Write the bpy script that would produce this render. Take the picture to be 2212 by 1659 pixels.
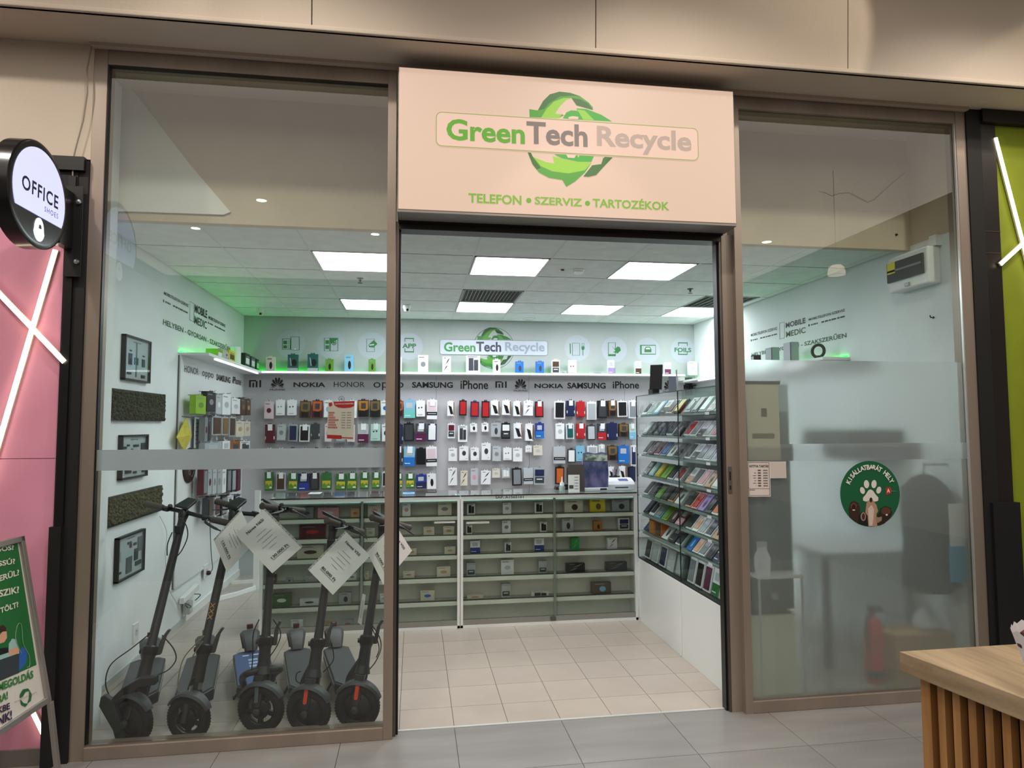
import bpy, math, random
from mathutils import Vector as V, Matrix
random.seed(7)
for o in list(bpy.data.objects): bpy.data.objects.remove(o)
SC = bpy.context.scene; COL = SC.collection
# ---------------------------------------------------------------- camera
W, H, FOC = 2212.0, 1659.0, 1433.2
CP = V((0.0732, -3.6776, 1.6564)); YAW, PIT, ROL = 0.14608, 0.06243, -0.00349
FW = V((math.sin(YAW)*math.cos(PIT), math.cos(YAW)*math.cos(PIT), math.sin(PIT)))
_r = FW.cross(V((0, 0, 1))).normalized(); _u = _r.cross(FW)
RT = _r*math.cos(ROL) + _u*math.sin(ROL); UP = -_r*math.sin(ROL) + _u*math.cos(ROL)
cam = bpy.data.objects.new('camera', bpy.data.cameras.new('camera')); COL.objects.link(cam)
cam.matrix_world = Matrix(((RT.x, UP.x, -FW.x, CP.x), (RT.y, UP.y, -FW.y, CP.y), (RT.z, UP.z, -FW.z, CP.z), (0, 0, 0, 1)))
cam.data.sensor_fit = 'HORIZONTAL'; cam.data.sensor_width = 36; cam.data.lens = FOC/W*36; cam.data.clip_start = .02
SC.camera = cam
# a point of the photograph read back onto a known plane of the room
def at(ax, v, px, py):
    d = FW + RT*((px-W/2)/FOC) + UP*((H/2-py)/FOC)
    return CP + d*((v-CP[ax])/d[ax])
def PX(v, x, y): return at(0, v, x, y)
def PY(v, x, y): return at(1, v, x, y)
def PZ(v, x, y): return at(2, v, x, y)
# ---------------------------------------------------------------- view, world, lights
SC.view_settings.view_transform = 'Standard'; SC.view_settings.look = 'None'
SC.view_settings.exposure = 0.0; SC.view_settings.gamma = 1; SC.view_settings.use_curve_mapping = False
wd = bpy.data.worlds.new('hall_ambient'); SC.world = wd; wd.use_nodes = True
wd.node_tree.nodes['Background'].inputs[0].default_value = (.62, .54, .47, 1)
wd.node_tree.nodes['Background'].inputs[1].default_value = 0.30
def lamp(kind, loc, energy, color, size=.1, aim=None, **k):
    l = bpy.data.lights.new('lamp', kind); l.energy = energy; l.color = color
    if kind == 'AREA': l.shape = 'RECTANGLE'; l.size = size; l.size_y = k.get('sy', size)
    else: l.shadow_soft_size = size
    if kind == 'SPOT': l.spot_size = k.get('ang', 1.); l.spot_blend = k.get('blend', .3)
    o = bpy.data.objects.new('lamp', l); COL.objects.link(o); o.location = loc
    if aim is not None: o.rotation_euler = (V(aim)-V(loc)).to_track_quat('-Z', 'Y').to_euler()
    return o
WARM = (1., .90, .80)
lamp('AREA', (1.0, -5.2, 4.46), 330, (1., .91, .82), 11.0, (1.0, -5.2, 0), sy=8.0)      # added area lamp standing in for light bounced off the hall ceiling
for x_ in (-2.6, -.6, 1.4, 3.4): lamp('SPOT', (x_, -1.38, 4.42), 95, (1., .90, .79), .05, (x_, -1.0, 0), ang=2.3, blend=.6)   # added spots lighting floor and front, kept out of the panes' reflections
lamp('SPOT', (2.9, -1.3, 4.42), 26, (1., .86, .68), .04, (2.15, -.34, 3.9), ang=.85, blend=.12)   # fascia washers
lamp('SPOT', (4.7, -1.0, 4.3), 26, (1., .86, .64), .04, (4.0, -.3, 3.7), ang=.8, blend=.2)
lamp('SPOT', (-1.1, -1.3, 4.42), 12, (1., .9, .78), .04, (-1.5, -.34, 3.75), ang=1.0, blend=.4)
lamp('SPOT', (1.0, -1.2, 4.35), 80, (1., .84, .66), .06, (.85, .55, 0), ang=.75, blend=.25)       # downlight over the threshold
# ---------------------------------------------------------------- materials
def lin(h):
    if isinstance(h, str): h = [int(h[i:i+2], 16)/255 for i in (0, 2, 4)]
    return tuple((c/12.92 if c <= .04045 else ((c+.055)/1.055)**2.4) for c in h[:3]) + (1,)
MC = {}
def mat(h, r=.6, m=0., em=0., nz=None, name=None, bump=0., var=0., spec=.5, alpha=None, aniso=None):
    key = (str(h), r, m, em, str(nz), bump, var, spec, alpha)
    if key in MC: return MC[key]
    ma = bpy.data.materials.new(name or 'mat_'+str(h)); ma.use_nodes = True
    nt = ma.node_tree; b = nt.nodes['Principled BSDF']; L = nt.links.new
    b.inputs['Base Color'].default_value = lin(h); b.inputs['Roughness'].default_value = r
    b.inputs['Metallic'].default_value = m; b.inputs['Specular IOR Level'].default_value = spec
    if em: b.inputs['Emission Color'].default_value = lin(h); b.inputs['Emission Strength'].default_value = em
    if alpha: b.inputs['Alpha'].default_value = alpha
    src = None
    if nz:                                   # nz = (second colour, scale xyz, contrast lo, hi)
        tc = nt.nodes.new('ShaderNodeTexCoord'); mp = nt.nodes.new('ShaderNodeMapping'); no = nt.nodes.new('ShaderNodeTexNoise')
        mp.inputs['Scale'].default_value = nz[1]; no.inputs['Scale'].default_value = 1; no.inputs['Detail'].default_value = 5
        cr = nt.nodes.new('ShaderNodeValToRGB'); cr.color_ramp.elements[0].position = nz[2]; cr.color_ramp.elements[1].position = nz[3]
        cr.color_ramp.elements[0].color = lin(nz[0]); cr.color_ramp.elements[1].color = lin(h)
        L(tc.outputs['Object'], mp.inputs[0]); L(mp.outputs[0], no.inputs[0]); L(no.outputs[0], cr.inputs[0]); src = cr.outputs[0]
    if var:                                  # small difference from piece to piece
        oi = nt.nodes.new('ShaderNodeObjectInfo'); hs = nt.nodes.new('ShaderNodeHueSaturation'); mr = nt.nodes.new('ShaderNodeMapRange')
        mr.inputs[3].default_value = 1-var; mr.inputs[4].default_value = 1+var
        L(oi.outputs['Random'], mr.inputs[0]); L(mr.outputs[0], hs.inputs['Value'])
        if src: L(src, hs.inputs['Color'])
        else: hs.inputs['Color'].default_value = lin(h)
        src = hs.outputs[0]
    if src: L(src, b.inputs['Base Color'])
    if bump:
        tc = nt.nodes.new('ShaderNodeTexCoord'); no = nt.nodes.new('ShaderNodeTexNoise'); bp = nt.nodes.new('ShaderNodeBump')
        no.inputs['Scale'].default_value = 90; no.inputs['Detail'].default_value = 3
        bp.inputs['Strength'].default_value = bump; bp.inputs['Distance'].default_value = .01
        L(tc.outputs['Object'], no.inputs[0]); L(no.outputs[0], bp.inputs['Height']); L(bp.outputs[0], b.inputs['Normal'])
    MC[key] = ma; return ma
def glassmat(name, tint, refl=1., dust=0.0):
    ma = bpy.data.materials.new(name); ma.use_nodes = True; nt = ma.node_tree; nt.nodes.clear(); L = nt.links.new; N = nt.nodes.new
    out = N('ShaderNodeOutputMaterial'); t = N('ShaderNodeBsdfTransparent'); g = N('ShaderNodeBsdfGlossy'); mx = N('ShaderNodeMixShader')
    fr = N('ShaderNodeFresnel'); ge = N('ShaderNodeNewGeometry'); m1 = N('ShaderNodeMath'); m2 = N('ShaderNodeMath')
    t.inputs[0].default_value = lin(tint); g.inputs['Roughness'].default_value = 0.0
    fr.inputs[0].default_value = 1.5
    m1.operation = 'SUBTRACT'; m1.inputs[0].default_value = 1; L(ge.outputs['Backfacing'], m1.inputs[1])
    m2.operation = 'MULTIPLY'; L(fr.outputs[0], m2.inputs[0]); L(m1.outputs[0], m2.inputs[1])
    m3 = N('ShaderNodeMath'); m3.operation = 'MULTIPLY'; m3.inputs[1].default_value = refl; m3.use_clamp = True; L(m2.outputs[0], m3.inputs[0])
    L(m3.outputs[0], mx.inputs[0]); L(t.outputs[0], mx.inputs[1]); L(g.outputs[0], mx.inputs[2])
    res = mx.outputs[0]
    if dust:
        d = N('ShaderNodeBsdfDiffuse'); d.inputs[0].default_value = lin('d8dcda'); m4 = N('ShaderNodeMixShader'); m4.inputs[0].default_value = dust
        L(res, m4.inputs[1]); L(d.outputs[0], m4.inputs[2]); res = m4.outputs[0]
    L(res, out.inputs[0]); return ma
def frostmat(name, tint, rough, diff, trl=.0, dcol='9aa2a8'):
    ma = bpy.data.materials.new(name); ma.use_nodes = True; nt = ma.node_tree; nt.nodes.clear(); L = nt.links.new; N = nt.nodes.new
    out = N('ShaderNodeOutputMaterial'); rf = N('ShaderNodeBsdfRefraction'); d = N('ShaderNodeBsdfDiffuse'); tl = N('ShaderNodeBsdfTranslucent'); tp = N('ShaderNodeBsdfTransparent')
    mx = N('ShaderNodeMixShader'); m2 = N('ShaderNodeMixShader'); m3 = N('ShaderNodeMixShader'); ge = N('ShaderNodeNewGeometry')
    rf.inputs[0].default_value = lin(tint); rf.inputs['IOR'].default_value = 1.22; rf.inputs['Roughness'].default_value = rough
    d.inputs[0].default_value = lin(dcol); tl.inputs[0].default_value = lin('eef2f4'); mx.inputs[0].default_value = diff; m2.inputs[0].default_value = trl
    L(rf.outputs[0], m2.inputs[1]); L(tl.outputs[0], m2.inputs[2]); L(m2.outputs[0], mx.inputs[1]); L(d.outputs[0], mx.inputs[2])
    L(ge.outputs['Backfacing'], m3.inputs[0]); L(mx.outputs[0], m3.inputs[1]); L(tp.outputs[0], m3.inputs[2]); L(m3.outputs[0], out.inputs[0]); return ma
# ---------------------------------------------------------------- mesh building
class MB:
    def __init__(s): s.v = []; s.f = []
    def add(s, vs, fs):
        n = len(s.v); s.v += [V(p) for p in vs]; s.f += [tuple(i+n for i in f) for f in fs]; return s
    def box(s, x0, x1, y0, y1, z0, z1):
        return s.add([(x, y, z) for z in (z0, z1) for y in (y0, y1) for x in (x0, x1)],
                     [(0, 2, 3, 1), (4, 5, 7, 6), (0, 1, 5, 4), (2, 6, 7, 3), (0, 4, 6, 2), (1, 3, 7, 5)])
    def ob(s, o, a, b, c):               # oriented box from a corner and three edges
        o, a, b, c = V(o), V(a), V(b), V(c)
        if a.cross(b).dot(c) < 0: a, b = b, a
        return s.add([o, o+a, o+b, o+a+b, o+c, o+a+c, o+b+c, o+a+b+c],
                     [(0, 2, 3, 1), (4, 5, 7, 6), (0, 1, 5, 4), (2, 6, 7, 3), (0, 4, 6, 2), (1, 3, 7, 5)])
    def prism(s, pts, o, u, v, t):       # 2-D outline (metres) in the frame o,u,v pushed along t
        o, u, v, t = V(o), V(u), V(v), V(t); n = len(pts)
        a = [o+u*p[0]+v*p[1] for p in pts]; b = [p+t for p in a]
        f = [tuple(range(n)), tuple(range(2*n-1, n-1, -1))] + [(i, i+n, (i+1) % n+n, (i+1) % n) for i in range(n)]
        ar = sum(pts[i][0]*pts[(i+1) % n][1]-pts[(i+1) % n][0]*pts[i][1] for i in range(n))
        if (ar > 0) == (u.cross(v).dot(t) > 0): f = [tuple(reversed(q)) for q in f]
        return s.add(a+b, f)
    def tube(s, pts, rad, n=10, cap=True, flat=None):
        pts = [V(p) for p in pts]
        if not isinstance(rad, (list, tuple)): rad = [rad]*len(pts)
        rings = []; pu = None
        for i, p in enumerate(pts):
            t = (pts[min(i+1, len(pts)-1)]-pts[max(i-1, 0)]).normalized()
            if pu is None: pu = t.cross(V((0, 0, 1)) if abs(t.z) < .9 else V((1, 0, 0))).normalized()
            u = (pu - t*pu.dot(t)).normalized(); w = t.cross(u); pu = u
            rings.append([p+(u*math.cos(2*math.pi*k/n)+w*math.sin(2*math.pi*k/n)*(flat or 1))*rad[i] for k in range(n)])
        vs = [q for r in rings for q in r]
        fs = [(i*n+k, i*n+(k+1) % n, (i+1)*n+(k+1) % n, (i+1)*n+k) for i in range(len(pts)-1) for k in range(n)]
        if cap: fs += [tuple(reversed(range(n))), tuple(range((len(pts)-1)*n, len(pts)*n))]
        return s.add(vs, fs)
    def lathe(s, prof, c, ax=(0, 0, 1), n=24):   # prof = [(radius, height)]
        c, ax = V(c), V(ax).normalized(); u = ax.cross(V((0, 0, 1)) if abs(ax.z) < .9 else V((1, 0, 0))).normalized(); w = ax.cross(u)
        vs = [c+ax*h+(u*math.cos(2*math.pi*k/n)+w*math.sin(2*math.pi*k/n))*r for r, h in prof for k in range(n)]
        fs = [(i*n+k, i*n+(k+1) % n, (i+1)*n+(k+1) % n, (i+1)*n+k) for i in range(len(prof)-1) for k in range(n)]
        if prof[0][0] > 1e-4: fs.append(tuple(reversed(range(n))))
        if prof[-1][0] > 1e-4: fs.append(tuple(range((len(prof)-1)*n, len(prof)*n)))
        return s.add(vs, fs)
    def torus(s, c, ax, R, r, n=28, m=10, a0=0., a1=2*math.pi, u0=None, sq=1.):
        c, ax = V(c), V(ax).normalized()
        u = (V(u0)-ax*V(u0).dot(ax)).normalized() if u0 is not None else ax.cross(V((0, 0, 1)) if abs(ax.z) < .9 else V((1, 0, 0))).normalized()
        w = ax.cross(u); full = abs(a1-a0-2*math.pi) < 1e-6; k = n if full else n+1; vs = []
        for i in range(k):
            a = a0+(a1-a0)*i/n; d = u*math.cos(a)+w*math.sin(a)
            vs += [c+d*(R+r*math.cos(2*math.pi*j/m))+ax*(r*sq*math.sin(2*math.pi*j/m)) for j in range(m)]
        fs = [(i*m+j, i*m+(j+1) % m, ((i+1) % k)*m+(j+1) % m, ((i+1) % k)*m+j) for i in range(n if full else n) for j in range(m) if full or i < k-1]
        if not full: fs += [tuple(range(m)), tuple(reversed(range((k-1)*m, k*m)))]
        return s.add(vs, fs)
    def build(s, name, ma, parent=None, smooth=False, bevel=0):
        me = bpy.data.meshes.new(name); off = V((0, 0, 0)); me.from_pydata([tuple(p) for p in s.v], [], s.f); me.update()
        if smooth: me.polygons.foreach_set('use_smooth', [True]*len(me.polygons)); me.set_sharp_from_angle(angle=.7)
        me.materials.append(ma)
        o = bpy.data.objects.new(name, me); COL.objects.link(o)
        if parent:
            o.parent = parent; r = parent
            if r.parent is None: o.matrix_parent_inverse = Matrix.Translation(-r.location)
        if bevel:
            b = o.modifiers.new('bevel', 'BEVEL'); b.width = bevel; b.segments = 2; b.limit_method = 'ANGLE'
        return o
def box(name, ma, x0, x1, y0, y1, z0, z1, parent=None, bevel=0): return MB().box(x0, x1, y0, y1, z0, z1).build(name, ma, parent, bevel=bevel)
LAB = {}
def tag(o, label, cat, group=None):
    o['label'] = label; o['category'] = cat
    if group: o['group'] = group
    if len(label.split()) > 16 or len(label.split()) < 4: print('LABEL LENGTH', label)
    if label in LAB: print('DUP LABEL', label)
    LAB[label] = 1; return o
def thing(name, label, cat, loc, group=None):
    o = bpy.data.objects.new(name, None); COL.objects.link(o); o.location = loc; o.empty_display_size = .05
    return tag(o, label, cat, group)
def struct(o): o['kind'] = 'structure'; return o
def stuff(o): o['kind'] = 'stuff'; return o
TC = {}
def textmesh(s, bold=0., depth=0., sp=1., res=3):
    key = (s, bold, sp, res)
    if key in TC: return TC[key]
    c = bpy.data.curves.new('t', 'FONT'); c.body = s; c.size = 1; c.resolution_u = res; c.offset = bold; c.space_character = sp
    o = bpy.data.objects.new('t', c); me = bpy.data.meshes.new_from_object(o)
    vs = [v.co.copy() for v in me.vertices]; fs = [tuple(p.vertices) for p in me.polygons]
    bpy.data.objects.remove(o); bpy.data.curves.remove(c); bpy.data.meshes.remove(me)
    x0 = min(v.x for v in vs); x1 = max(v.x for v in vs); y0 = min(v.y for v in vs); y1 = max(v.y for v in vs)
    TC[key] = ([((v.x-x0)/(x1-x0), (v.y-y0)/(y1-y0)) for v in vs], fs, (x1-x0)/(y1-y0)); return TC[key]
def text(mb, s, o, U, Vv, n=None, bold=0., sp=1.):
    """letters filling the parallelogram o, U (width vector), Vv (height vector); n lifts them off the face"""
    vs, fs, asp = textmesh(s, bold, 0, sp); o, U, Vv = V(o), V(U), V(Vv); n = V(n) if n is not None else V((0, 0, 0))
    if U.cross(Vv).dot(n) < 0: fs = [tuple(reversed(f)) for f in fs]
    mb.add([o+n+U*x+Vv*y for x, y in vs], fs); return mb
def quadmap(q):                      # bilinear map of a world quad BL, BR, TR, TL
    q = [V(p) for p in q]
    return lambda x, y: (q[0]*(1-x)+q[1]*x)*(1-y)+(q[3]*(1-x)+q[2]*x)*y
ORD = ['first', 'second', 'third', 'fourth', 'fifth', 'sixth', 'seventh', 'eighth', 'ninth', 'tenth', 'eleventh', 'twelfth', 'thirteenth', 'fourteenth', 'fifteenth', 'sixteenth']
# ================================================================ setting
steel = mat('a3968a', .38, .35, nz=('8d8176', (3, 3, .6), .3, .7), name='brushed_steel')
steelc = mat('a09890', .3, .85, name='steel_light')
black = mat('0f0f10', .35, name='black_metal'); blackm = mat('151515', .7)
white = mat('dfe4e4', .55, name='white_paint'); whiteg = mat('e8ebea', .25, name='white_laminate')
wallm = mat('e9eff0', .7, nz=('dde4e5', (2, 2, 2), .3, .7), bump=.04, name='shop_wall')
beige = mat('cbbba6', .75, nz=('c2b29d', (4, 4, 4), .3, .7), bump=.25, name='beige_plaster')
mallw = mat('cabdae', .8, nz=('c1b4a5', (1.5, 1.5, 1.5), .3, .7), bump=.12, name='hall_plaster')
XL, XP, XR, YB, ZC = -1.854, -1.655, 3.55, 4.19, 2.917
# shop floor: every tile its own piece
fl = struct(box('floor', mat('4a4541', .8), XL-.1, XR+.1, .06, YB+.05, -.06, -.004))
tm = mat('b9b0a6', .28, nz=('a89f95', (3, 3, 3), .25, .75), var=.035, name='shop_tile', spec=.4)
tile_me = None
for i in range(-7, 12):
    for j in range(0, 14):
        x0, y0 = i*.3, .358-.3+j*.3
        x1, y1 = min(x0+.3, XR), min(y0+.3, YB)
        x0 = max(x0, XL); ya = max(y0, .092)
        if x1-x0 < .02 or y1-ya < .02: continue
        full = x1-x0 > .299 and y1-ya > .299
        if full and tile_me:
            o = bpy.data.objects.new('tile', tile_me); COL.objects.link(o); o.location = (x0, y0, 0); o.parent = fl
        elif full:
            o = box('tile', tm, .0015, .2985, .0015, .2985, -.01, 0, fl); tile_me = o.data; o.location = (x0, y0, 0)
        else: o = box('tile', tm, x0+.0015, x1-.0015, ya+.0015, y1-.0015, -.01, 0, fl)
fl2 = struct(box('floor', mat('3c3a38', .8), -5, 8, -12, .06, -.08, -.004))
mt = mat('939291', .30, nz=('7f7e7d', (1.2, 7, 2), .3, .72), var=.045, name='hall_tile', spec=.4)
mme = None
for i in range(-5, 9):
    for j in range(0, 7):
        x0 = -.3+i*.6; y1 = -.398-(j-1)*.6; y0 = -.398-j*.6
        y1 = min(y1, .085 if x0 > -.31 and x0 < 1.9 else .0)
        if j and mme:
            o = bpy.data.objects.new('tile', mme); COL.objects.link(o); o.location = (x0, y0, 0); o.parent = fl2
        elif j:
            o = box('tile', mt, .0015, .5985, .0015, .5985, -.01, 0, fl2); mme = o.data; o.location = (x0, y0, 0)
        else: box('tile', mt, x0+.0015, x0+.5985, y0+.0015, y1, -.01, 0, fl2)
# walls
wl = struct(box('wall_left', wallm, XL-.15, XL, .13, YB+.15, -.05, 3.8))
struct(MB().box(XL, XP, .125, .44, 0, 3.67).build('wall_left', wallm))                                # pier beside the window
struct(box('wall_right', wallm, XR, XR+.15, .13, YB+.15, -.05, ZC))
struct(box('wall_right', beige, XR, XR+.15, .13, YB+.15, ZC, 3.8))
wb = struct(box('wall_back', mat('b1b8b6', .7, nz=('a9b0af', (2, 2, 2), .3, .7), bump=.04), XL-.15, XR+.15, YB, YB+.15, -.05, 3.8))
blk = struct(box('trim_1', beige, XL, XR, .5, .56, ZC-.03, 3.68)); blk['label'] = 'beige plaster bulkhead over the window'
bt = struct(box('ceiling', beige, XL, XR, .0, .5, 3.68, 3.76))
# white skirting along the left wall
struct(box('baseboard_left', whiteg, XL, XL+.012, 2.43, YB, 0, .07)); struct(box('baseboard_left', mat('b9bdbb', .5), XL, XL+.01, .45, 2.43, 0, .045))
# crack in the right part of the bulkhead (plaster opened up) and its loose patch
def onbulk(x, y): p = PY(.5, x, y); return p
zz7 = lambda x, y: (1580+x/2.7642, 200+y/2.7642)
mb = MB()
cr = [(520, 588), (560, 600), (600, 618), (640, 603), (700, 598), (715, 606), (760, 630), (812, 656), (850, 640), (905, 590), (960, 540), (1000, 508), (1038, 474)]
cp = [onbulk(*zz7(*p)) for p in cr]
mb.tube([p+V((0, -.0005, 0)) for p in cp], [.001]+[.0028]*(len(cp)-2)+[.001], 5); mb.build('crack', mat('4a4138', .9), blk)
pt = [(715, 596), (740, 545), (790, 505), (860, 492), (930, 500), (960, 520), (900, 585), (815, 650), (760, 625)]
mb = MB(); o0 = onbulk(*zz7(715, 596)); pp = [onbulk(*zz7(*p))-o0 for p in pt]
mb.prism([(p.x, p.z) for p in pp], o0, (1, 0, 0), (0, 0, 1), (0, -.004, 0)); mb.build('loose_plaster', beige, blk, bevel=.002)
# added pale board imitating a patch of light on the left of the bulkhead
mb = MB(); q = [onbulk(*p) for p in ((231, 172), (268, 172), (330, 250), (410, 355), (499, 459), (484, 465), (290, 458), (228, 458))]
mb.prism([(p.x, p.z) for p in q], (0, .499, 0), (1, 0, 0), (0, 0, 1), (0, -.012, 0)); b_ = struct(mb.build('light_patch', mat('e4e4e0', .7, bump=.08)))
# ceiling: lay-in panels on a recessed grid
ce = struct(box('ceiling', mat('3c3e3d', .8), XL, XR, .56, YB, ZC+.012, ZC+.05))
cm = mat('dfe3e2', .85, nz=('d3d8d7', (9, 9, 9), .35, .7), bump=.35, var=.02, name='ceiling_panel')
PXX, U0, PYY, YG = .5924, .5046, .611, 4.2362
LIGHTS = [(0, 4), (2, 4), (-2, 4), (0, 1), (2, 1), (4, 1), (-2, 1)]; VENTS = [(0, 2), (4, 2)]
for c in range(-4, 6):
    for r in range(0, 7):
        x0, x1 = max(U0+c*PXX, XL), min(U0+(c+1)*PXX, XR); y1 = min(YG-r*PYY, YB); y0 = max(YG-(r+1)*PYY, .56)
        if x1-x0 < .03 or y1-y0 < .03: continue
        if (c, r) in LIGHTS or (c, r) in VENTS: continue
        box('ceiling_panel', cm, x0+.006, x1-.006, y0+.009, y1-.009, ZC, ZC+.012, ce)
mb = MB()
for c in range(-3, 6): mb.box(U0+c*PXX-.006, U0+c*PXX+.006, .56, YB, ZC-.001, ZC+.002)
mb.build('grid_rail', mat('c9cccb', .5), ce)
led = mat('f3f6fa', .4, em=18.5, name='led_panel')
pos = {(0, 4): 'centre left pair nearest the sign', (2, 4): 'right of the smoke detector', (-2, 4): 'partly behind the left steel post, nearer the window', (0, 1): 'behind the slatted vent',
       (2, 1): 'second row, between vent and right cabinet', (4, 1): 'far right, beneath the dark vent', (-2, 1): 'back row behind left steel post'}
for (c, r) in LIGHTS:
    x0, x1, y0, y1 = U0+c*PXX+.01, U0+(c+1)*PXX-.01, YG-(r+1)*PYY+.008, YG-r*PYY-.008
    t = thing('ceiling_light', 'square white LED ceiling panel, '+pos[(c, r)], 'light', ((x0+x1)/2, (y0+y1)/2, ZC), 'LED ceiling panels')
    MB().box(x0, x1, y0, y0+.012, ZC-.004, ZC+.014).box(x0, x1, y1-.012, y1, ZC-.004, ZC+.014).box(x0, x0+.012, y0, y1, ZC-.004, ZC+.014).box(x1-.012, x1, y0, y1, ZC-.004, ZC+.014).build('frame', mat('e8e8e8', .4), t)
    box('diffuser', led, x0+.012, x1-.012, y0+.012, y1-.012, ZC-.001, ZC+.01, t)
for (c, r), lb in zip(VENTS, ('square ceiling vent of grey slats in front of middle LED panel', 'dark square ceiling vent at far right beside the door jamb')):
    x0, x1, y0, y1 = U0+c*PXX+.01, U0+(c+1)*PXX-.01, YG-(r+1)*PYY+.008, YG-r*PYY-.008
    t = thing('ceiling_vent', lb, 'vent', ((x0+x1)/2, (y0+y1)/2, ZC), 'ceiling vents')
    box('backing', mat('0c0c0c', .9), x0, x1, y0, y1, ZC+.03, ZC+.04, t)
    MB().box(x0, x1, y0, y0+.015, ZC-.003, ZC+.03).box(x0, x1, y1-.015, y1, ZC-.003, ZC+.03).box(x0, x0+.015, y0, y1, ZC-.003, ZC+.03).box(x1-.015, x1, y0, y1, ZC-.003, ZC+.03).build('frame', mat('9a9c9b', .5), t)
    for k in range(16 if c == 0 else 9):
        n = 16 if c == 0 else 9; xx = x0+.02+(x1-x0-.05)*k/(n-1)
        MB().ob((xx, y0+.015, ZC+.002), (.014, 0, .016), (0, y1-y0-.03, 0), (.0015, 0, -.0015)).build('slat', mat('a6a8a5', .5), t)
def dome(name, lb, cat, p, r, h, ma=None, holes=True):
    t = thing(name, lb, cat, p)
    MB().lathe([(r*1.1, 0), (r*1.1, -h*.25), (r, -h*.35), (r*.9, -h*.75), (r*.5, -h), (0, -h)], p, n=20).build('housing', ma or whiteg, t, smooth=True)
    MB().torus((p[0], p[1], p[2]-h*.5), (0, 0, 1), r*.93, r*.05, 20, 6).build('slot_ring', mat('50504e', .6), t)
p = PZ(ZC, 1250, 582); dome('smoke_detector', 'round white smoke detector on ceiling between two front LED panels', 'smoke detector', p, .042, .04)
p = PZ(ZC, 1214, 582); t = thing('ceiling_sensor', 'tiny square sensor on ceiling left of the smoke detector', 'sensor', p)
box('housing', mat('d8d2c2', .5), p.x-.018, p.x+.018, p.y-.018, p.y+.018, ZC-.018, ZC, t, bevel=.004); box('lens', black, p.x-.008, p.x+.012, p.y-.0195, p.y-.01, ZC-.014, ZC-.004, t)
p = PZ(ZC, 1143, 688); t = thing('ceiling_diffuser', 'shallow round white disc on ceiling near the back wall', 'ceiling fitting', p)
MB().lathe([(.075, 0), (.075, -.008), (.06, -.018), (0, -.018)], p, n=28).build('disc', whiteg, t, smooth=True); MB().torus((p.x, p.y, ZC-.017), (0, 0, 1), .045, .003, 24, 6).build('ring', mat('9c9f9d', .5), t)
for px, py, lb in ((778, 601, 'small dark sprinkler head left of the steel post'), (1491, 624, 'small dark sprinkler head right of the smoke detector')):
    p = PZ(ZC, px, py); t = thing('sprinkler', lb+' on ceiling', 'sprinkler', p, 'ceiling sprinklers')
    MB().lathe([(.028, 0), (.028, -.004), (.01, -.008), (.008, -.03), (0, -.03)], p, n=12).build('body', mat('5a5c5c', .4, .5), t)
    MB().lathe([(0, -.04), (.02, -.04), (.02, -.043), (0, -.043)], p, n=10).build('deflector', mat('3a3a3a', .4, .5), t)
for px, py, lb in ((563, 668, 'white dome camera on ceiling above the left wall shelf'), (879, 659, 'white dome camera just right of steel door post'), (1541, 697, 'white dome camera at ceiling beside the right door jamb')):
    p = PZ(ZC, px, py); t = thing('security_camera', lb, 'camera', p, 'ceiling dome cameras')
    MB().lathe([(.04, 0), (.042, -.03), (.036, -.04), (0, -.04)], p, n=18).build('base', whiteg, t, smooth=True)
    c = p+V((0, 0, -.04)); MB().lathe([(.034, 0), (.033, -.014), (.022, -.03), (0, -.036)], c, n=18).build('dome', mat('d8dad8', .3), t, smooth=True)
    MB().lathe([(.014, 0), (.012, .012), (0, .014)], c+V((.005, -.022, -.01)), (.1, -.8, -.5), n=12).build('lens', black, t, smooth=True)
# ---------------------------------------------------------------- hall above and around the front
fa = struct(box('wall_front', mallw, -5, 8, -.31, -.05, 4.5, 4.6))
mb = MB(); X0, X1 = -5., 8.
seg = [-5, -2.0, -.458, 1.039, 2.538, 4.03, 5.5, 8]
fpar = struct(MB().prism([(-.24, 3.69), (-.28, 4.5), (-.1, 4.5), (-.1, 3.69)], (-5, 0, 0), (0, 1, 0), (0, 0, 1), (13, 0, 0)).build('wall_front', mat('7a7066', .8)))
for a, b in zip(seg[:-1], seg[1:]):       # fascia boards, butt joints left open
    MB().prism([(-.29, 3.70), (-.335, 4.5), (-.25, 4.5), (-.21, 3.70)], (a+.003, 0, 0), (0, 1, 0), (0, 0, 1), (b-a-.006, 0, 0)).build('fascia_panel', mallw, fpar)
MB().box(-5, 8, -.305, -.27, 3.674, 3.70).build('lip', mallw, fpar, bevel=.006)
struct(box('ceiling', mallw, -5, 8, -.29, .06, 3.674, 3.69))
struct(box('trim_3', mat('b5a798', .7), -1.62, 3.56, -.035, -.0, 3.655, 3.674))
mc = struct(box('ceiling', mat('b8aea2', .85), -5, 8, -12, -.34, 4.5, 4.6))
struct(box('wall_far', mat('8a8078', .85), -5, 8, -12.1, -12, 0, 4.5))
for (x, y, s) in ((-1.845, -4.831, .06), (-3.046, -6.186, .06), (-.518, -6.144, .06), (5.486, -5.759, .07)):
    t = thing('downlight', 'round recessed hall downlight mirrored in the %s' % {-1.845: 'left pane, topmost spot', -3.046: 'left pane, leftmost spot', -.518: 'left pane near steel post', 5.486: 'right pane'}[x], 'light', (x, y, 4.5), 'hall downlights')
    MB().torus((x, y, 4.497), (0, 0, 1), s+.01, .008, 20, 6).build('rim', whiteg, t); MB().lathe([(s, 0), (s, -.006), (0, -.006)], (x, y, 4.499), n=20).build('lens', mat('fff0d8', .5, em=26), t)
p = V((4.643, -2.864, 3.3)); t = thing('pendant_lamp', 'white bell pendant lamp seen mirrored in the right pane', 'lamp', p)
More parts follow.
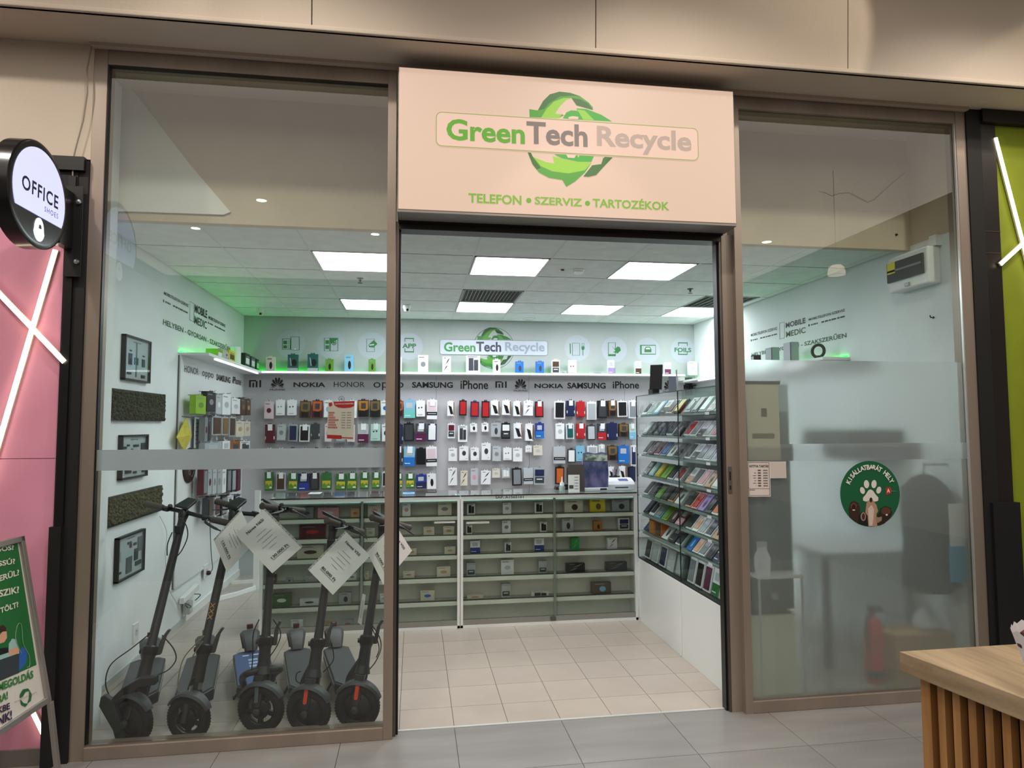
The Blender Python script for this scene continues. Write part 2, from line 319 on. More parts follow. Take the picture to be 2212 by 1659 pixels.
MB().lathe([(.0, .1), (.05, .098), (.078, .075), (.088, .03), (.092, -.01), (.088, -.012), (0, .0)], p, n=28).build('shade', mat('ffe9cf', .5, em=2.6), t, smooth=True)
MB().tube([p+V((0, 0, .1)), p+V((0, 0, 1.2))], .003, 6).build('cord', black, t)
MB().torus(p+V((0, 0, -.012)), (0, 0, 1), .09, .002, 28, 5).build('rim', mat('9a8f80', .5), t)
# ---------------------------------------------------------------- shop front frame
FX = dict(x0=-1.611, xA=-1.545, xB=-.083, xB2=-.034, xC=1.963, xD=2.009, xE=3.49, xF=3.557)
ZG0, ZG1, ZH = .064, 3.577, 3.674
w1 = struct(box('window_1', steel, FX['x0'], FX['xA'], 0, .09, 0, ZH))
box('header', steel, FX['xA'], FX['xB'], .004, .085, ZG1, 3.655, w1); box('bottom_rail', steel, FX['xA'], FX['xB'], -.004, .085, 0, ZG0, w1, bevel=.003)
box('post', steel, FX['xB'], FX['xB2'], -.002, .09, 0, ZH, w1, bevel=.002); box('head_seal', mat('5c5049', .5), FX['x0'], FX['xB2'], .002, .08, 3.655, ZH, w1)
box('glazing_bead', steelc, FX['xA'], FX['xB'], .008, .022, ZG0, ZG0+.008, w1); box('gasket', black, FX['xA'], FX['xA']+.006, .01, .04, ZG0, ZG1, w1)
box('gasket', black, FX['xA'], FX['xB'], .012, .04, ZG1-.006, ZG1, w1)
gl = glassmat('shop_glass', 'f5f9f7', 2.3)
box('pane', gl, FX['xA'], FX['xB'], .024, .034, ZG0, ZG1, w1)
fb = frostmat('frost_band', 'd5dadb', .9, .42, .35)
w1f = box('frosted_strip', fb, FX['xA'], FX['xB'], .018, .0235, 1.432, 1.538, w1)
w2 = struct(box('window_2', steel, FX['xC'], FX['xD'], -.002, .09, 0, ZH))
box('header', steel, FX['xD'], FX['xE'], .004, .085, ZG1, 3.655, w2); box('bottom_rail', steel, FX['xD'], FX['xE'], -.004, .085, 0, ZG0+.004, w2, bevel=.003)
box('post', steel, FX['xE'], FX['xF'], 0, .09, 0, ZH, w2); box('head_seal', mat('5c5049', .5), FX['xC'], FX['xF'], .002, .08, 3.655, ZH, w2)
box('glazing_bead', steelc, FX['xD'], FX['xE'], .008, .022, ZG0+.004, ZG0+.01, w2); box('glazing_bead', mat('cfd2d0', .3, .6), FX['xE']-.008, FX['xE'], .006, .02, ZG0, ZG1, w2)
box('pane', gl, FX['xD'], FX['xE'], .024, .034, ZG0, ZG1, w2)
box('frosted_film', frostmat('frost_film', 'fafcfd', .33, .29, .14, 'd2d4d3'), FX['xD'], FX['xE'], .0345, .0375, ZG0, 2.045, w2)
box('frosted_strip', frostmat('frost_band2', 'fafcfd', .3, .10, .06, 'd2d4d3'), FX['xD'], FX['xE'], .018, .0235, 1.44, 1.54, w2)
# door opening: jambs, track, threshold
d1 = struct(box('door_1', steel, 1.897, 1.963, .035, .13, 0, 2.80)); jb = mat('6f6a64', .35, .8)
box('jamb_face', jb, 1.885, 1.897, .04, .125, 0, 2.80, d1); box('rubber_seal', black, 1.874, 1.885, .06, .11, 0, 2.80, d1)
box('jamb', jb, -.034, -.018, .03, .12, 0, 2.80, d1); box('rubber_seal', black, -.018, -.006, .05, .1, 0, 2.80, d1)
box('lock_plate', mat('7a7774', .4, .7), 1.906, 1.928, .031, .0355, 1.255, 1.41, d1); box('key_slot', black, 1.913, 1.92, .0295, .0315, 1.33, 1.38, d1); box('key_slot', black, 1.913, 1.92, .0295, .0315, 1.275, 1.30, d1)
box('shutter_housing', mat('3a3632', .4, .5), -.02, 1.885, .02, .12, 2.755, 2.80, d1)
mb = MB()
for k in range(22): mb.box(.02+k*.085, .055+k*.085, -.005, .02, 2.787, 2.797)
mb.build('vent_slots', mat('0b0a0a', .7), d1); box('shutter_lip', black, -.02, 1.89, -.004, .1, 2.786, 2.802, d1)
box('threshold', mat('d9dcda', .3, .5), -.034, 1.963, .082, .1, -.01, .004, d1)
# ---------------------------------------------------------------- neighbours
fk = struct(box('wall_left', mallw, -5, -1.612, 0, .12, 3.053, 3.673))
box('beam', black, -5, -1.625, -.04, .05, 2.98, 3.052, fk); box('beam', blackm, -5, -1.66, -.02, .05, 2.80, 2.975, fk)
pn = struct(box('wall_left', mat('e89eb8', .75, nz=('dd93ad', (3, 3, 3), .3, .7), name='pink_board'), -5, -1.70, .0, .12, 1.50, 2.80))
box('lower_board', mat('e89eb8', .75, nz=('dd93ad', (3, 3, 3), .3, .7)), -5, -1.70, .0, .12, .08, 1.497, pn); struct(box('baseboard_left', mat('77716b', .6), -5, -1.70, -.012, .1, 0, .08))
cl = struct(box('trim_4', blackm, -1.715, -1.612, -.015, .1, 0, 3.04)); box('cladding', mat('1b1b1c', .45), -1.72, -1.665, -.045, -.015, 0, 1.16, cl); box('channel', black, -1.70, -1.665, -.03, -.015, 1.16, 2.95, cl)
fr_ = struct(box('wall_right', mat('8d9c1c', .7, nz=('7f8e17', (3, 3, 3), .3, .7), name='lime_board'), 3.76, 8, .02, .12, 0, 3.59))
cr_ = struct(box('trim_5', blackm, 3.558, 3.66, -.01, .1, 0, 3.672)); box('cladding', mat('161617', .5), 3.60, 3.79, -.03, .1, 0, 1.17, cr_); box('channel', mat('1d1613', .4), 3.66, 3.775, .0, .1, 1.17, 3.6, cr_)
box('channel', mat('0c0c0d', .5), 3.66, 8, -.03, .1, 3.59, 3.672, cr_); box('joint_line', mat('4a3a30', .4), 3.665, 3.775, -.003, .0, 2.88, 2.885, cr_); box('joint_line', mat('4a3a30', .4), 3.665, 3.775, -.003, .0, 2.74, 2.745, cr_)
ledw = mat('fff1cc', .4, em=9., name='led_warm')
def strip(lb, a, b, yy, w=.026):
    a, b = PY(yy, *a), PY(yy, *b); t = thing('led_strip', lb, 'light', a, 'neon strips on neighbouring walls'); d = (b-a).normalized(); s = d.cross(V((0, 1, 0))).normalized()
    MB().ob(a-s*w/2, b-a, s*w, (0, .012, 0)).build('channel', mat('e8e0c8', .4), t); MB().ob(a-s*w*.4+V((0, -.006, 0)), b-a, s*w*.8, (0, .006, 0)).build('diffuser', ledw, t)
strip('steep glowing strip on pink wall below round sign', (120, 540), (-30, 1050), -.012); strip('shallow glowing strip crossing down to the right on pink wall', (-30, 604), (139, 782), -.034)
strip('long steep glowing strip on lime wall', (2150, 298), (2250, 682), .0); strip('short glowing strip rising right on lime wall', (2161, 571), (2260, 480), -.02)
strip('low glowing strip behind board stand foot', (72, 1540), (104, 1606), -.012, .022)
# ================================================================ light box sign over the door
def zs(x, y): return (840+x/2.836, 130+y/2.836)
SY = -.15
def sp_(x, y, d=0): p = PY(SY, *zs(x, y)); return p+V((0, -d, 0))
sg = thing('shop_sign', 'backlit cream light box sign with green recycling arrows above the doorway', 'sign', (.94, -.06, 2.80))
box('housing', mat('8b8683', .45, .3), -.024, 1.906, SY+.004, .02, 2.797, 3.60, sg, bevel=.003)
FM = mat('eac6ae', .5, em=.78, name='sign_face'); FM.node_tree.nodes['Principled BSDF'].inputs['Base Color'].default_value = (.12, .10, .08, 1)
box('face', FM, -.018, 1.900, SY, SY+.004, 2.815, 3.594, sg)
Gs = {'m': '4f9a35', 'l': '93c83c', 'd': '3d7038', 'g': '3ba535', 's': '35672f'}
LOGO = [('m', [(860, 300), (912, 308), (945, 250), (985, 210), (1045, 193), (1110, 200), (1170, 220), (1225, 260), (1250, 290), (1250, 306), (1150, 278), (1118, 232), (1085, 245), (1050, 280), (1018, 328), (1075, 335), (1040, 356), (862, 350)]),
 ('d', [(945, 250), (985, 210), (1045, 193), (1110, 200), (1170, 220), (1118, 218), (1050, 222), (985, 262), (950, 300), (912, 308)]),
 ('l', [(932, 353), (965, 300), (1010, 255), (1070, 232), (1118, 232), (1085, 245), (1050, 280), (1018, 328), (1060, 333), (1040, 357)]),
 ('s', [(1118, 232), (1170, 240), (1220, 265), (1250, 306), (1150, 278)]),
 ('g', [(1066, 357), (1085, 322), (1115, 308), (1150, 310), (1175, 335), (1185, 366)]),
 ('g', [(1150, 296), (1210, 300), (1300, 335), (1367, 376), (1175, 366)]), ('l', [(1153, 302), (1200, 310), (1258, 369), (1190, 366)]),
 ('m', [(850, 566), (880, 640), (920, 690), (980, 722), (1062, 735), (1087, 777), (1140, 745), (1200, 690), (1240, 630), (1100, 655), (1010, 650), (930, 630), (880, 590), (870, 568)]),
 ('l', [(884, 594), (960, 625), (1015, 634), (1003, 588), (1040, 600), (1130, 622), (1240, 630), (1200, 676), (1100, 695), (1000, 682), (930, 650)]),
 ('s', [(850, 566), (880, 640), (905, 672), (930, 660), (884, 600), (870, 568)]),
 ('g', [(1010, 576), (1255, 590), (1240, 624), (1160, 624), (1060, 603)]), ('s', [(1320, 594), (1370, 597), (1310, 660), (1290, 662), (1312, 640)]),
 ('d', [(1312, 600), (1340, 597), (1310, 660), (1270, 705), (1225, 716), (1190, 714), (1245, 645), (1300, 638)])]
WH = [[(1062, 325), (1085, 318), (1080, 335), (1065, 340)], [(1098, 352), (1125, 345), (1160, 350), (1158, 364), (1100, 361)], [(1085, 580), (1145, 583), (1135, 602), (1095, 600)], [(1155, 585), (1165, 587), (1160, 600)]]
def ring(mb, pts, wd, nrm):             # flat outline of a closed polygon (world points)
    n = len(pts); nrm = V(nrm); inn = []
    c = sum(pts, V((0, 0, 0)))/n
    for i, p in enumerate(pts):
        t = (pts[(i+1) % n]-pts[i-1]).normalized(); s = t.cross(nrm).normalized()
        inn.append(p + (s if s.dot(c-p) > 0 else -s)*wd)
    b = [p-nrm*.001 for p in pts]
    mb.add(pts+inn, [(i, (i+1) % n, n+(i+1) % n, n+i) for i in range(n)]); return mb
def rrect(x0, x1, z0, z1, r, k=5):
    o = []
    for cx, cz, a in ((x1-r, z1-r, 0), (x0+r, z1-r, 90), (x0+r, z0+r, 180), (x1-r, z0+r, 270)):
        o += [(cx+r*math.cos(math.radians(a+90*i/k)), cz+r*math.sin(math.radians(a+90*i/k))) for i in range(k+1)]
    return o
def logo(parent, T, nrm, mul, em, cols, textcols, frame):
    """T maps sign coordinates (metres on the sign face) to the world; nrm lifts towards the viewer"""
    n = V(nrm); groups = {}
    for i, (c, pl) in enumerate(LOGO): groups.setdefault(c, []).append((i, pl))
    for c, pls in groups.items():
        for i, pl in pls:
            w = [T(sp_(*p)) for p in pl]; MB().add([p+n*(.0008+.00025*i) for p in w], [tuple(range(len(w)))]).build('recycling_arrow', mat(cols.get(c, Gs[c]), .5, em=em), parent)
    for pl in WH: MB().add([T(sp_(*p))+n*.005 for p in pl], [tuple(range(len(pl)))]).build('globe_gap', mat(textcols[3], .5, em=em), parent)
    a, b = sp_(288, 317), sp_(1896, 620); o = rrect(a.x, b.x, b.z, a.z, .032)
    pts = [T(V((p[0], SY, p[1])))+n*.0062 for p in o]; MB().add([p-n*.0004 for p in pts], [tuple(range(len(pts)))]).build('name_plate', mat(textcols[3], .5, em=em*.9), parent)
    ring(MB(), pts, .0045*mul, n).build('name_frame', mat(frame, .5, em=em), parent)
    for s, col, x0, x1, zt, zb in (('Green', textcols[0], 352, 832, (352, 360), (352, 492)), ('Tech', textcols[1], 842, 1215, (842, 386), (882, 518)), ('Recycle', textcols[2], 1272, 1850, (1730, 434), (1592, 584))):
        l = sp_(x0, 440); r_ = sp_(x1, 470); t = sp_(*zt); b = sp_(*zb)
        if s == 'Tech': t = t+V((0, 0, .008))
        o = T(V((l.x, SY, b.z))); text(MB(), s, o, T(V((r_.x, SY, b.z)))-o, T(V((l.x, SY, t.z)))-o, n*.008, bold=.028).build('lettering', mat(col, .5, em=em), parent)
logo(sg, lambda p: p, (0, -1, 0), 1, .42, {}, ('5fa52c', '7c7068', 'b9a394', 'eac6b2'), '8fa556')
for s, x0, x1, zt, zb in (('TELEFON', 487, 812, (487, 815), (487, 874)), ('SZERVIZ', 893, 1183, (893, 836), (1180, 898)), ('TARTOZÉKOK', 1248, 1717, (1545, 850), (1700, 922))):
    l = sp_(x0, 860).x; r_ = sp_(x1, 870).x; t = sp_(*zt).z; b = sp_(*zb).z
    text(MB(), s, (l, SY, b), (r_-l, 0, 0), (0, 0, t-b), (0, -.003, 0), bold=.028).build('lettering', mat('7cae3a', .5, em=.62), sg)
for x, y in ((857, 860), (1217, 877)): MB().lathe([(.0145, 0), (.0145, .002), (0, .002)], sp_(x, y), (0, -1, 0), 16).build('bullet', mat('6aa92e', .5, em=.6), sg)
for o in sg.children:                 # printed film on a lit face: mostly its own glow
    if o.name.split('.')[0] in ('recycling_arrow', 'lettering', 'bullet', 'name_plate', 'name_frame', 'globe_gap'):
        b_ = o.data.materials[0].node_tree.nodes['Principled BSDF']; ec = b_.inputs['Emission Color'].default_value
        b_.inputs['Base Color'].default_value = (ec[0]*.25, ec[1]*.25, ec[2]*.25, 1); b_.inputs['Emission Strength'].default_value = .78
# ================================================================ round projecting sign
DX, DY, DZ, DR = -1.64, -.395, 2.722, .246
t = thing('projecting_sign', 'round black projecting sign with glowing white face beside the window frame', 'sign', (-1.69, DY, DZ))
MB().lathe([(DR*.97, 0), (DR, .004), (DR, .076), (DR*.97, .08), (DR*.9, .08), (0, .078)], (DX-.08, DY, DZ), (1, 0, 0), 56).build('housing', mat('161617', .22), t, smooth=True)
def disc(y, z, d=0): return V((DX+.002+d, DY+y, DZ+z))
ri = .213; zc = -.098; a0 = math.asin(zc/ri)
arc = [(ri*math.cos(a), ri*math.sin(a)) for a in [a0+(math.pi-2*a0)*i/40 for i in range(41)]]
MB().prism(arc, disc(0, 0, -.002), (0, 1, 0), (0, 0, 1), (.003, 0, 0)).build('lit_face', mat('b9bdf2', .4, em=1.0), t)
MB().prism([(.045*math.cos(a)*(1 if math.sin(a) < 0 else .85), .055*math.sin(a)) for a in [math.pi*2*i/20 for i in range(20)]], disc(0, -.16, -.002), (0, 1, 0), (0, 0, 1), (.003, 0, 0)).build('badge', mat('dfe2f4', .4, em=.8), t)
MB().prism([(-.006, 0), (.016, .002), (.012, .016), (.002, .02), (-.004, .014)], disc(0, -.155, .0012), (0, 1, 0), (0, 0, 1), (.001, 0, 0)).build('badge_mark', black, t)
text(MB(), 'OFFICE', disc(-.15, -.018), (0, .30, 0), (0, 0, .066), (.0015, 0, 0), bold=.02, sp=1.15).build('lettering', mat('101012', .5), t)
text(MB(), 'SHOES', disc(.035, -.062), (0, .118, 0), (0, 0, .024), (.0015, 0, 0), sp=1.3).build('lettering', mat('3a3a48', .5), t)
MB().box(DX-.06, DX-.02, -.17, -.045, DZ-.16, DZ+.13).build('bracket', black, t); 
for z in (DZ+.085, DZ-.225): MB().lathe([(.012, 0), (.012, .01), (0, .012)], (-1.635, -.05, z), (0, -1, 0), 12).build('bolt', mat('d0d0d0', .2, .9), t)
MB().box(-1.70, -1.62, -.048, -.04, DZ-.30, DZ+.17).build('mount_plate', mat('1c1c1d', .4), t)
mb = MB(); cps = [(198, 100), (188, 150), (189, 200), (180, 260), (165, 315), (158, 345), (157, 380)]
tag(mb.tube([PY(-.03, *p) for p in cps], .0035, 6).build('sign_cable', mat('8a7f74', .7)), 'thin grey cable hanging from window frame corner to round sign', 'cable')
# ================================================================ lettering on the walls (cut vinyl)
GRN = mat('2e5d3a', .6); DK = mat('2f423e', .6)
def wtext(par, s, Z, BL, BR, TL, ax, v, m, bold=0., n=(0, 0, 0)):
    f = lambda p: at(ax, v, Z[0]+p[0]/Z[2], Z[1]+p[1]/Z[2])
    a, b, c = f(BL), f(BR), f(TL); U = V((b.x-a.x, b.y-a.y, 0)); 
    text(MB(), s, a, U, (0, 0, c.z-a.z), n, bold=bold).build('wall_lettering', m, par); return a, b, c
def outline(par, name, Z, q, ax, v, m, n, w):
    pts = [at(ax, v, Z[0]+p[0]/Z[2], Z[1]+p[1]/Z[2])+V(n) for p in q]; ring(MB(), pts, w, n and V(n).normalized()).build(name, m, par)
ZL = (200, 450, 3.3515); ZR = (1580, 560, 5.531)
for par, Z, v, n, D in ((wl, ZL, XL, (.002, 0, 0), dict(a=((515, 624), (693, 718), (515, 600)), b=((737, 752), (827, 800), (737, 690)), c=((735, 835), (825, 868), (735, 775)), d=((838, 800), (960, 862), (838, 776)), e=((508, 842), (1000, 1030), (508, 785)), ph=((703, 672), (733, 690), (732, 826), (701, 808)), s1=((514, 674), (690, 757)), s2=((838, 832), (958, 893)))),
                        (struct(box('trim_6', wallm, XR-.002, XR, .1, YB, 0, ZC)), ZR, XR-.002, (-.002, 0, 0), dict(a=((235, 925), (550, 850), (235, 893)), b=((652, 824), (888, 770), (652, 760)), c=((655, 934), (890, 880), (655, 866)), d=((925, 737), (1362, 630), (925, 708)), e=((245, 1165), (1378, 940), (245, 1108)), ph=((575, 765), (635, 748), (637, 940), (578, 956)), s1=((238, 975), (550, 905)), s2=((928, 795), (1362, 690))))):
    ax = 0
    wtext(par, 'MOBILTELEFON SZERVIZ', Z, *D['a'], ax, v, DK, .02, n); wtext(par, 'MOBILE', Z, *D['b'], ax, v, mat('24332f', .6), .03, n); wtext(par, 'MEDIC', Z, *D['c'], ax, v, GRN, .02, n)
    wtext(par, 'MOBILTELEFON SZERVIZ', Z, *D['d'], ax, v, DK, .02, n); wtext(par, 'HELYBEN - GYORSAN - SZAKSZERŰEN', Z, *D['e'], ax, v, GRN, .02, n)
    outline(par, 'phone_drawing', Z, D['ph'], ax, v, mat('1f2a28', .6), n, .006)
    for s in ('s1', 's2'):
        a, b = [at(0, v, Z[0]+p[0]/Z[2], Z[1]+p[1]/Z[2]) for p in D[s]]; mb = MB(); k = 0; L_ = b.y-a.y; x = 0.
        MB().lathe([(.012, 0), (.012, .001), (0, .001)], (v, a.y, a.z+.004), n, 10).build('wall_lettering', DK, par)
        for f0, f1 in ((.06, .10), (.11, .14), (.15, .21), (.22, .26), (.36, .45), (.46, .56), (.57, .63), (.64, .78), (.79, .86), (.87, 1.)):
            mb.ob((v+n[0]*.4, a.y+L_*f0, a.z-.003), (0, L_*(f1-f0)*.9, 0), (0, 0, .013), (n[0]*.3, 0, 0))
        mb.build('wall_lettering', DK, par)
# back wall icons
ZB = (560, 690, 4.096); ZD = (1080, 690, 4.514)
yb = YB-.001; NB = (0, -1, 0); gi = mat('2f7541', .6); fai = mat('b3bbc3', .7)
def ipt(px, py, d=0): return PY(yb, px, py)+V((0, -d, 0))
def idisc(px, py, r=29):
    c = ipt(px, py); MB().lathe([(r*.0055, 0), (r*.0055, .0006), (0, .0006)], c, NB, 40).build('icon_disc', fai, wb)
def irect(x0, y0, x1, y1, w=0, m=None, nm='wall_icon', d=.0015):
    q = [ipt(x0, y1, d), ipt(x1, y1, d), ipt(x1, y0, d), ipt(x0, y0, d)]
    (ring(MB(), q, w, NB) if w else MB().add(q, [(0, 1, 2, 3)])).build(nm, m or gi, wb)
def ipoly(pts, m=None, d=.002): MB().add([ipt(*p, d) for p in pts], [tuple(range(len(pts)))]).build('wall_icon', m or gi, wb)
def itext(s, x0, y0, x1, y1, m=None, bold=.03, d=.003):
    a, b, c = ipt(x0, y1), ipt(x1, y1), ipt(x0, y0); text(MB(), s, a, (b.x-a.x, 0, 0), (0, 0, c.z-a.z), (0, -d, 0), bold=bold).build('wall_lettering', m or gi, wb)
idisc(628, 743); idisc(715, 745); idisc(803, 746); idisc(884, 748); idisc(1247, 752); idisc(1327, 755); idisc(1399, 757); idisc(1475, 757)
irect(609.5, 731.5, 628, 755, .009); irect(612, 736, 620, 743.5); irect(612, 746, 620, 752.5); irect(622, 736, 627, 743.5, .005); irect(622, 746, 627, 752.5, .005)
irect(628, 727.5, 647, 756.5, .008); ipoly([(636, 753), (640, 753), (640, 755.5), (636, 755.5)], mat('dfe6e6'), .003)
irect(700, 730, 713, 758.5, .008); irect(703, 735, 711, 743); irect(703, 746, 711, 754); irect(713, 730, 730.5, 758.5, .009); ipoly([(714, 731), (730, 731), (730, 733), (722, 737), (718, 741), (714, 742)])
c = ipt(721.5, 740.5, .002); MB().torus(c, NB, .024, .004, 20, 4).build('wall_icon', gi, wb); MB().lathe([(.013, 0), (.013, .001), (0, .001)], c, NB, 14).build('wall_icon', gi, wb)
irect(791.5, 732, 809.5, 760, .007); ipoly([(796, 745), (803, 738), (808, 735), (815.5, 743), (810, 748), (808, 751), (797, 750)]); ipoly([(798, 744.5), (808, 743.5), (808, 745.5), (798, 746.5)], mat('dfe6e6'), .003)
for px, s, w in ((884, 'APP', 15), (1475, 'FOILS', 18)):
    y0 = 730 if s == 'APP' else 739.5
    mb = MB()
    for dy, dz in ((0, 1), (27 if s == 'FOILS' else 31, -1)):
        a, b = ipt(px-10, y0+dy), ipt(px+10, y0+dy); mb.ob(a+V((0, -.003, 0)), (b.x-a.x, 0, 0), (0, 0, -.012*dz), (0, .002, 0)).ob(a+V((0, -.003, 0)), (.008, 0, 0), (0, 0, -.045*dz), (0, .002, 0)).ob(b+V((-.008, -.003, 0)), (.008, 0, 0), (0, 0, -.045*dz), (0, .002, 0))
    mb.build('wall_icon', gi, wb); itext(s, px-w, 742 if s == 'APP' else 751, px+w, 752 if s == 'APP' else 760.5)
irect(1236, 741, 1252.5, 768, .007); ipoly([(1230.5, 742), (1232.5, 742), (1233, 764), (1231, 764)]); ipoly([(1256, 748), (1262.5, 748), (1262.5, 754), (1260, 756.5), (1260, 768), (1258.5, 768), (1258.5, 756.5), (1256, 754)]); irect(1256.5, 741.5, 1262, 746.5, .006)
irect(1313.5, 740, 1330, 769.5, .009); ipoly([(1314, 765), (1330, 765), (1330, 769.5), (1314, 769.5)]); ipoly([(1321, 748), (1328, 754), (1334, 748.5), (1339, 750), (1341, 757), (1334, 763.5), (1324, 760.5), (1330, 758)])
irect(1382.5, 745, 1416.5, 766, .012); ipoly([(1383, 746), (1386, 746), (1386, 765), (1383, 765)]); ipoly([(1392, 755), (1395, 749), (1404, 749), (1407, 755), (1407, 761), (1392, 761)]); ipoly([(1396, 751), (1403, 751), (1404.5, 754.5), (1394.5, 754.5)], mat('dfe6e6'), .003)
# wall copy of the logo
a, b = sp_(288, 317), sp_(1896, 620); A, B = ipt(950, 733), ipt(1183, 768.5); kx = (B.x-A.x)/(b.x-a.x); kz = (A.z-B.z)/(a.z-b.z)
TT = lambda p: V((A.x+(p.x-a.x)*kx, yb-.002, B.z+(p.z-b.z)*kz))
c = ipt(1067, 752); MB().torus(c, NB, .247, .0025, 56, 4).build('logo_circle', mat('4d6a60', .6), wb)
logo(wb, TT, (0, -.6, 0), .7, 0, {'m': '2f7a2c', 'l': '4d8f2c', 'd': '26502c', 'g': '2b6f30', 's': '1f4426'}, ('3f8f4a', '3b3f52', '9aa5b4', 'c9d1dc'), '51616b')
# ================================================================ display walls
pgm = mat('c3c2c6', .5, nz=('b9b8bc', (2, 2, 2), .3, .7), name='display_panel')
ds = struct(box('trim_7', mat('3a3a3a', .6), XL+.05, 3.5, 4.165, 4.19, .3, 2.245)); YD = 4.155
for x0, x1 in ((XL+.02, .325), (.325, 1.43), (1.43, 2.62), (2.62, 3.4)): box('display_panel', pgm, x0+.0015, x1-.0015, YD, 4.165, .3, 2.245, ds)
dl = struct(box('trim_8', mat('5c5f60', .6), XL, XL+.012, 2.10, 4.18, .345, 2.245)); XD = XL+.022
box('display_panel', mat('dde1e2', .5), XL+.012, XD, 2.103, 4.155, .35, 2.245, dl)
shf = mat('e3e6e8', .4)
for nm, lb, b in (('wall_shelf', 'long white shelf across the back wall under the round logo', (XL, 3.31, 3.95, 4.19, 2.245, 2.268)), ('wall_shelf', 'white shelf over the left wall display, glowing green at its end', (XL, XL+.24, 2.10, 3.95, 2.245, 2.268)),
                  ('wall_shelf', 'white shelf high on the right wall, seen through the right pane', (3.31, 3.55, 1.2, 4.19, 2.175, 2.198))):
    t = thing(nm, lb, 'shelf', ((b[0]+b[1])/2, (b[2]+b[3])/2, b[4]), 'high wall shelves'); box('board', shf, *b, t); last = t
    lw = mat('f6f4ff', .4, em=2.3)
    if b[1]-b[0] > 1: box('light_tube', lw, b[0]+.26, b[1], 3.936, 3.95, 2.247, 2.262, t)
    elif b[0] < 0: box('light_tube', lw, b[1]-.03, b[1]-.012, 2.35, 3.92, 2.231, 2.245, t)
    else: box('light_tube', lw, b[0]+.012, b[0]+.03, 1.9, 2.4, 2.161, 2.175, t); box('light_tube', lw, b[0]+.012, b[0]+.03, 2.6, 3.6, 2.161, 2.175, t)
grn = lambda e: mat('16ff3c', .4, em=e)
t = thing('green_light_strip', 'green glowing light strip behind boxes on the back shelf', 'light', (0, 4.17, 2.27), 'green strips on the shelves'); box('diffuser', grn(3.2), XL+.9, 3.2, 4.172, 4.182, 2.270, 2.28, t); box('diffuser', grn(12.), XL+.02, XL+.9, 4.172, 4.182, 2.270, 2.28, t)
t = thing('green_light_strip', 'green glowing light strip on top of the left wall shelf', 'light', (XL+.02, 3, 2.27), 'green strips on the shelves'); box('diffuser', grn(13.), XL+.005, XL+.015, 2.12, 4.15, 2.270, 2.28, t)
t = thing('green_light_strip', 'green glowing light strip on top of the right wall shelf', 'light', (XR-.02, 3, 2.20), 'green strips on the shelves'); box('diffuser', grn(5.), XR-.017, XR-.007, 1.22, 4.15, 2.200, 2.21, t)
# brand lettering rows
bk = mat('141416', .5); YT = YD
def btext(s, x0, x1, yt, yb_, bold=.0, m=None):
    a, b, c = PY(YT, x0, yb_), PY(YT, x1, yb_), PY(YT, x0, yt); text(MB(), s, a, (b.x-a.x, 0, 0), (0, 0, c.z-a.z), (0, -.002, 0), bold=bold).build('lettering', m or bk, ds)
def petals(x0, x1, yt, yb_, n_=8, par=None):
    a, b, c = PY(YT, x0, yb_), PY(YT, x1, yb_), PY(YT, x0, yt); w = (b.x-a.x)/2; h = c.z-a.z; o = V(((a.x+b.x)/2, YT-.002, a.z+.06*h)); mb = MB()
    for k in range(n_):
        an = math.radians(-14+208*k/7); d = (math.cos(an), math.sin(an)); s = (-d[1], d[0]); Lp = 1. if 1 < k < 6 else .9
        q = [(.10*d[0], .10*d[1]), (.62*d[0]+.15*s[0], .62*d[1]+.15*s[1]), (.86*Lp*d[0]+.14*s[0], .86*Lp*d[1]+.14*s[1]), (Lp*d[0], Lp*d[1]), (.86*Lp*d[0]-.14*s[0], .86*Lp*d[1]-.14*s[1]), (.62*d[0]-.15*s[0], .62*d[1]-.15*s[1])]
        mb.add([o+V((p[0]*w, 0, max(p[1], -.1)*h*.92)) for p in q], [tuple(range(6))])
    mb.build('flower_mark', bk, par or ds)
def mi(x0, x1, yt, yb_):
    a, b, c = PY(YT, x0, yb_), PY(YT, x1, yb_), PY(YT, x0, yt); w = b.x-a.x; h = c.z-a.z; t_ = w*.15; mb = MB(); R_ = lambda u0, u1, v0, v1: mb.box(a.x+u0*w, a.x+u1*w, YT-.003, YT-.001, a.z+v0*h, a.z+v1*h)
    R_(0, .15, 0, 1); R_(.28, .42, 0, .62); R_(.55, .70, 0, .85); R_(.15, .58, .82, 1); R_(.85, 1, 0, 1); mb.build('lettering', bk, ds)
mi(538, 564, 821, 836.5); petals(583, 615.5, 813.8, 836); btext('HUAWEI', 583, 615.5, 839.4, 843.7, .01)
btext('NOKIA', 634, 702.7, 825.7, 836, .03); btext('HONOR', 721, 787.5, 824.6, 836); btext('oppo', 806.6, 871.8, 825.5, 843); btext('SAMSUNG', 890, 978.2, 825, 837.7, .03)
btext('iPhone', 994.6, 1054.4, 821.8, 840.5, .02); mi(1070, 1094.6, 823.8, 837.7); petals(1109.8, 1139, 817, 838.5); btext('HUAWEI', 1109.8, 1139, 841.8, 846, .01)
btext('NOKIA', 1154.6, 1216.8, 828.6, 838.5, .03); btext('SAMSUNG', 1225.5, 1308.3, 826.6, 839.3, .03); btext('iPhone', 1323.7, 1380.4, 823.6, 839.3, .02)
petals(1432, 1461, 820, 841); btext('HUAWEI', 1432, 1461, 843.5, 847.5, .01); btext('NOKIA', 1476.7, 1546, 831, 841, .03)
Z4 = (380, 600, 4.608)
def ltext(s, BL, BR, TL, bold=0.):
    f = lambda p: at(0, XD, Z4[0]+p[0]/Z4[2], Z4[1]+p[1]/Z4[2]); a, b, c = f(BL), f(BR), f(TL)
    text(MB(), s, a, (0, b.y-a.y, 0), (0, 0, c.z-a.z), (.002, 0, 0), bold=bold).build('lettering', bk, dl)
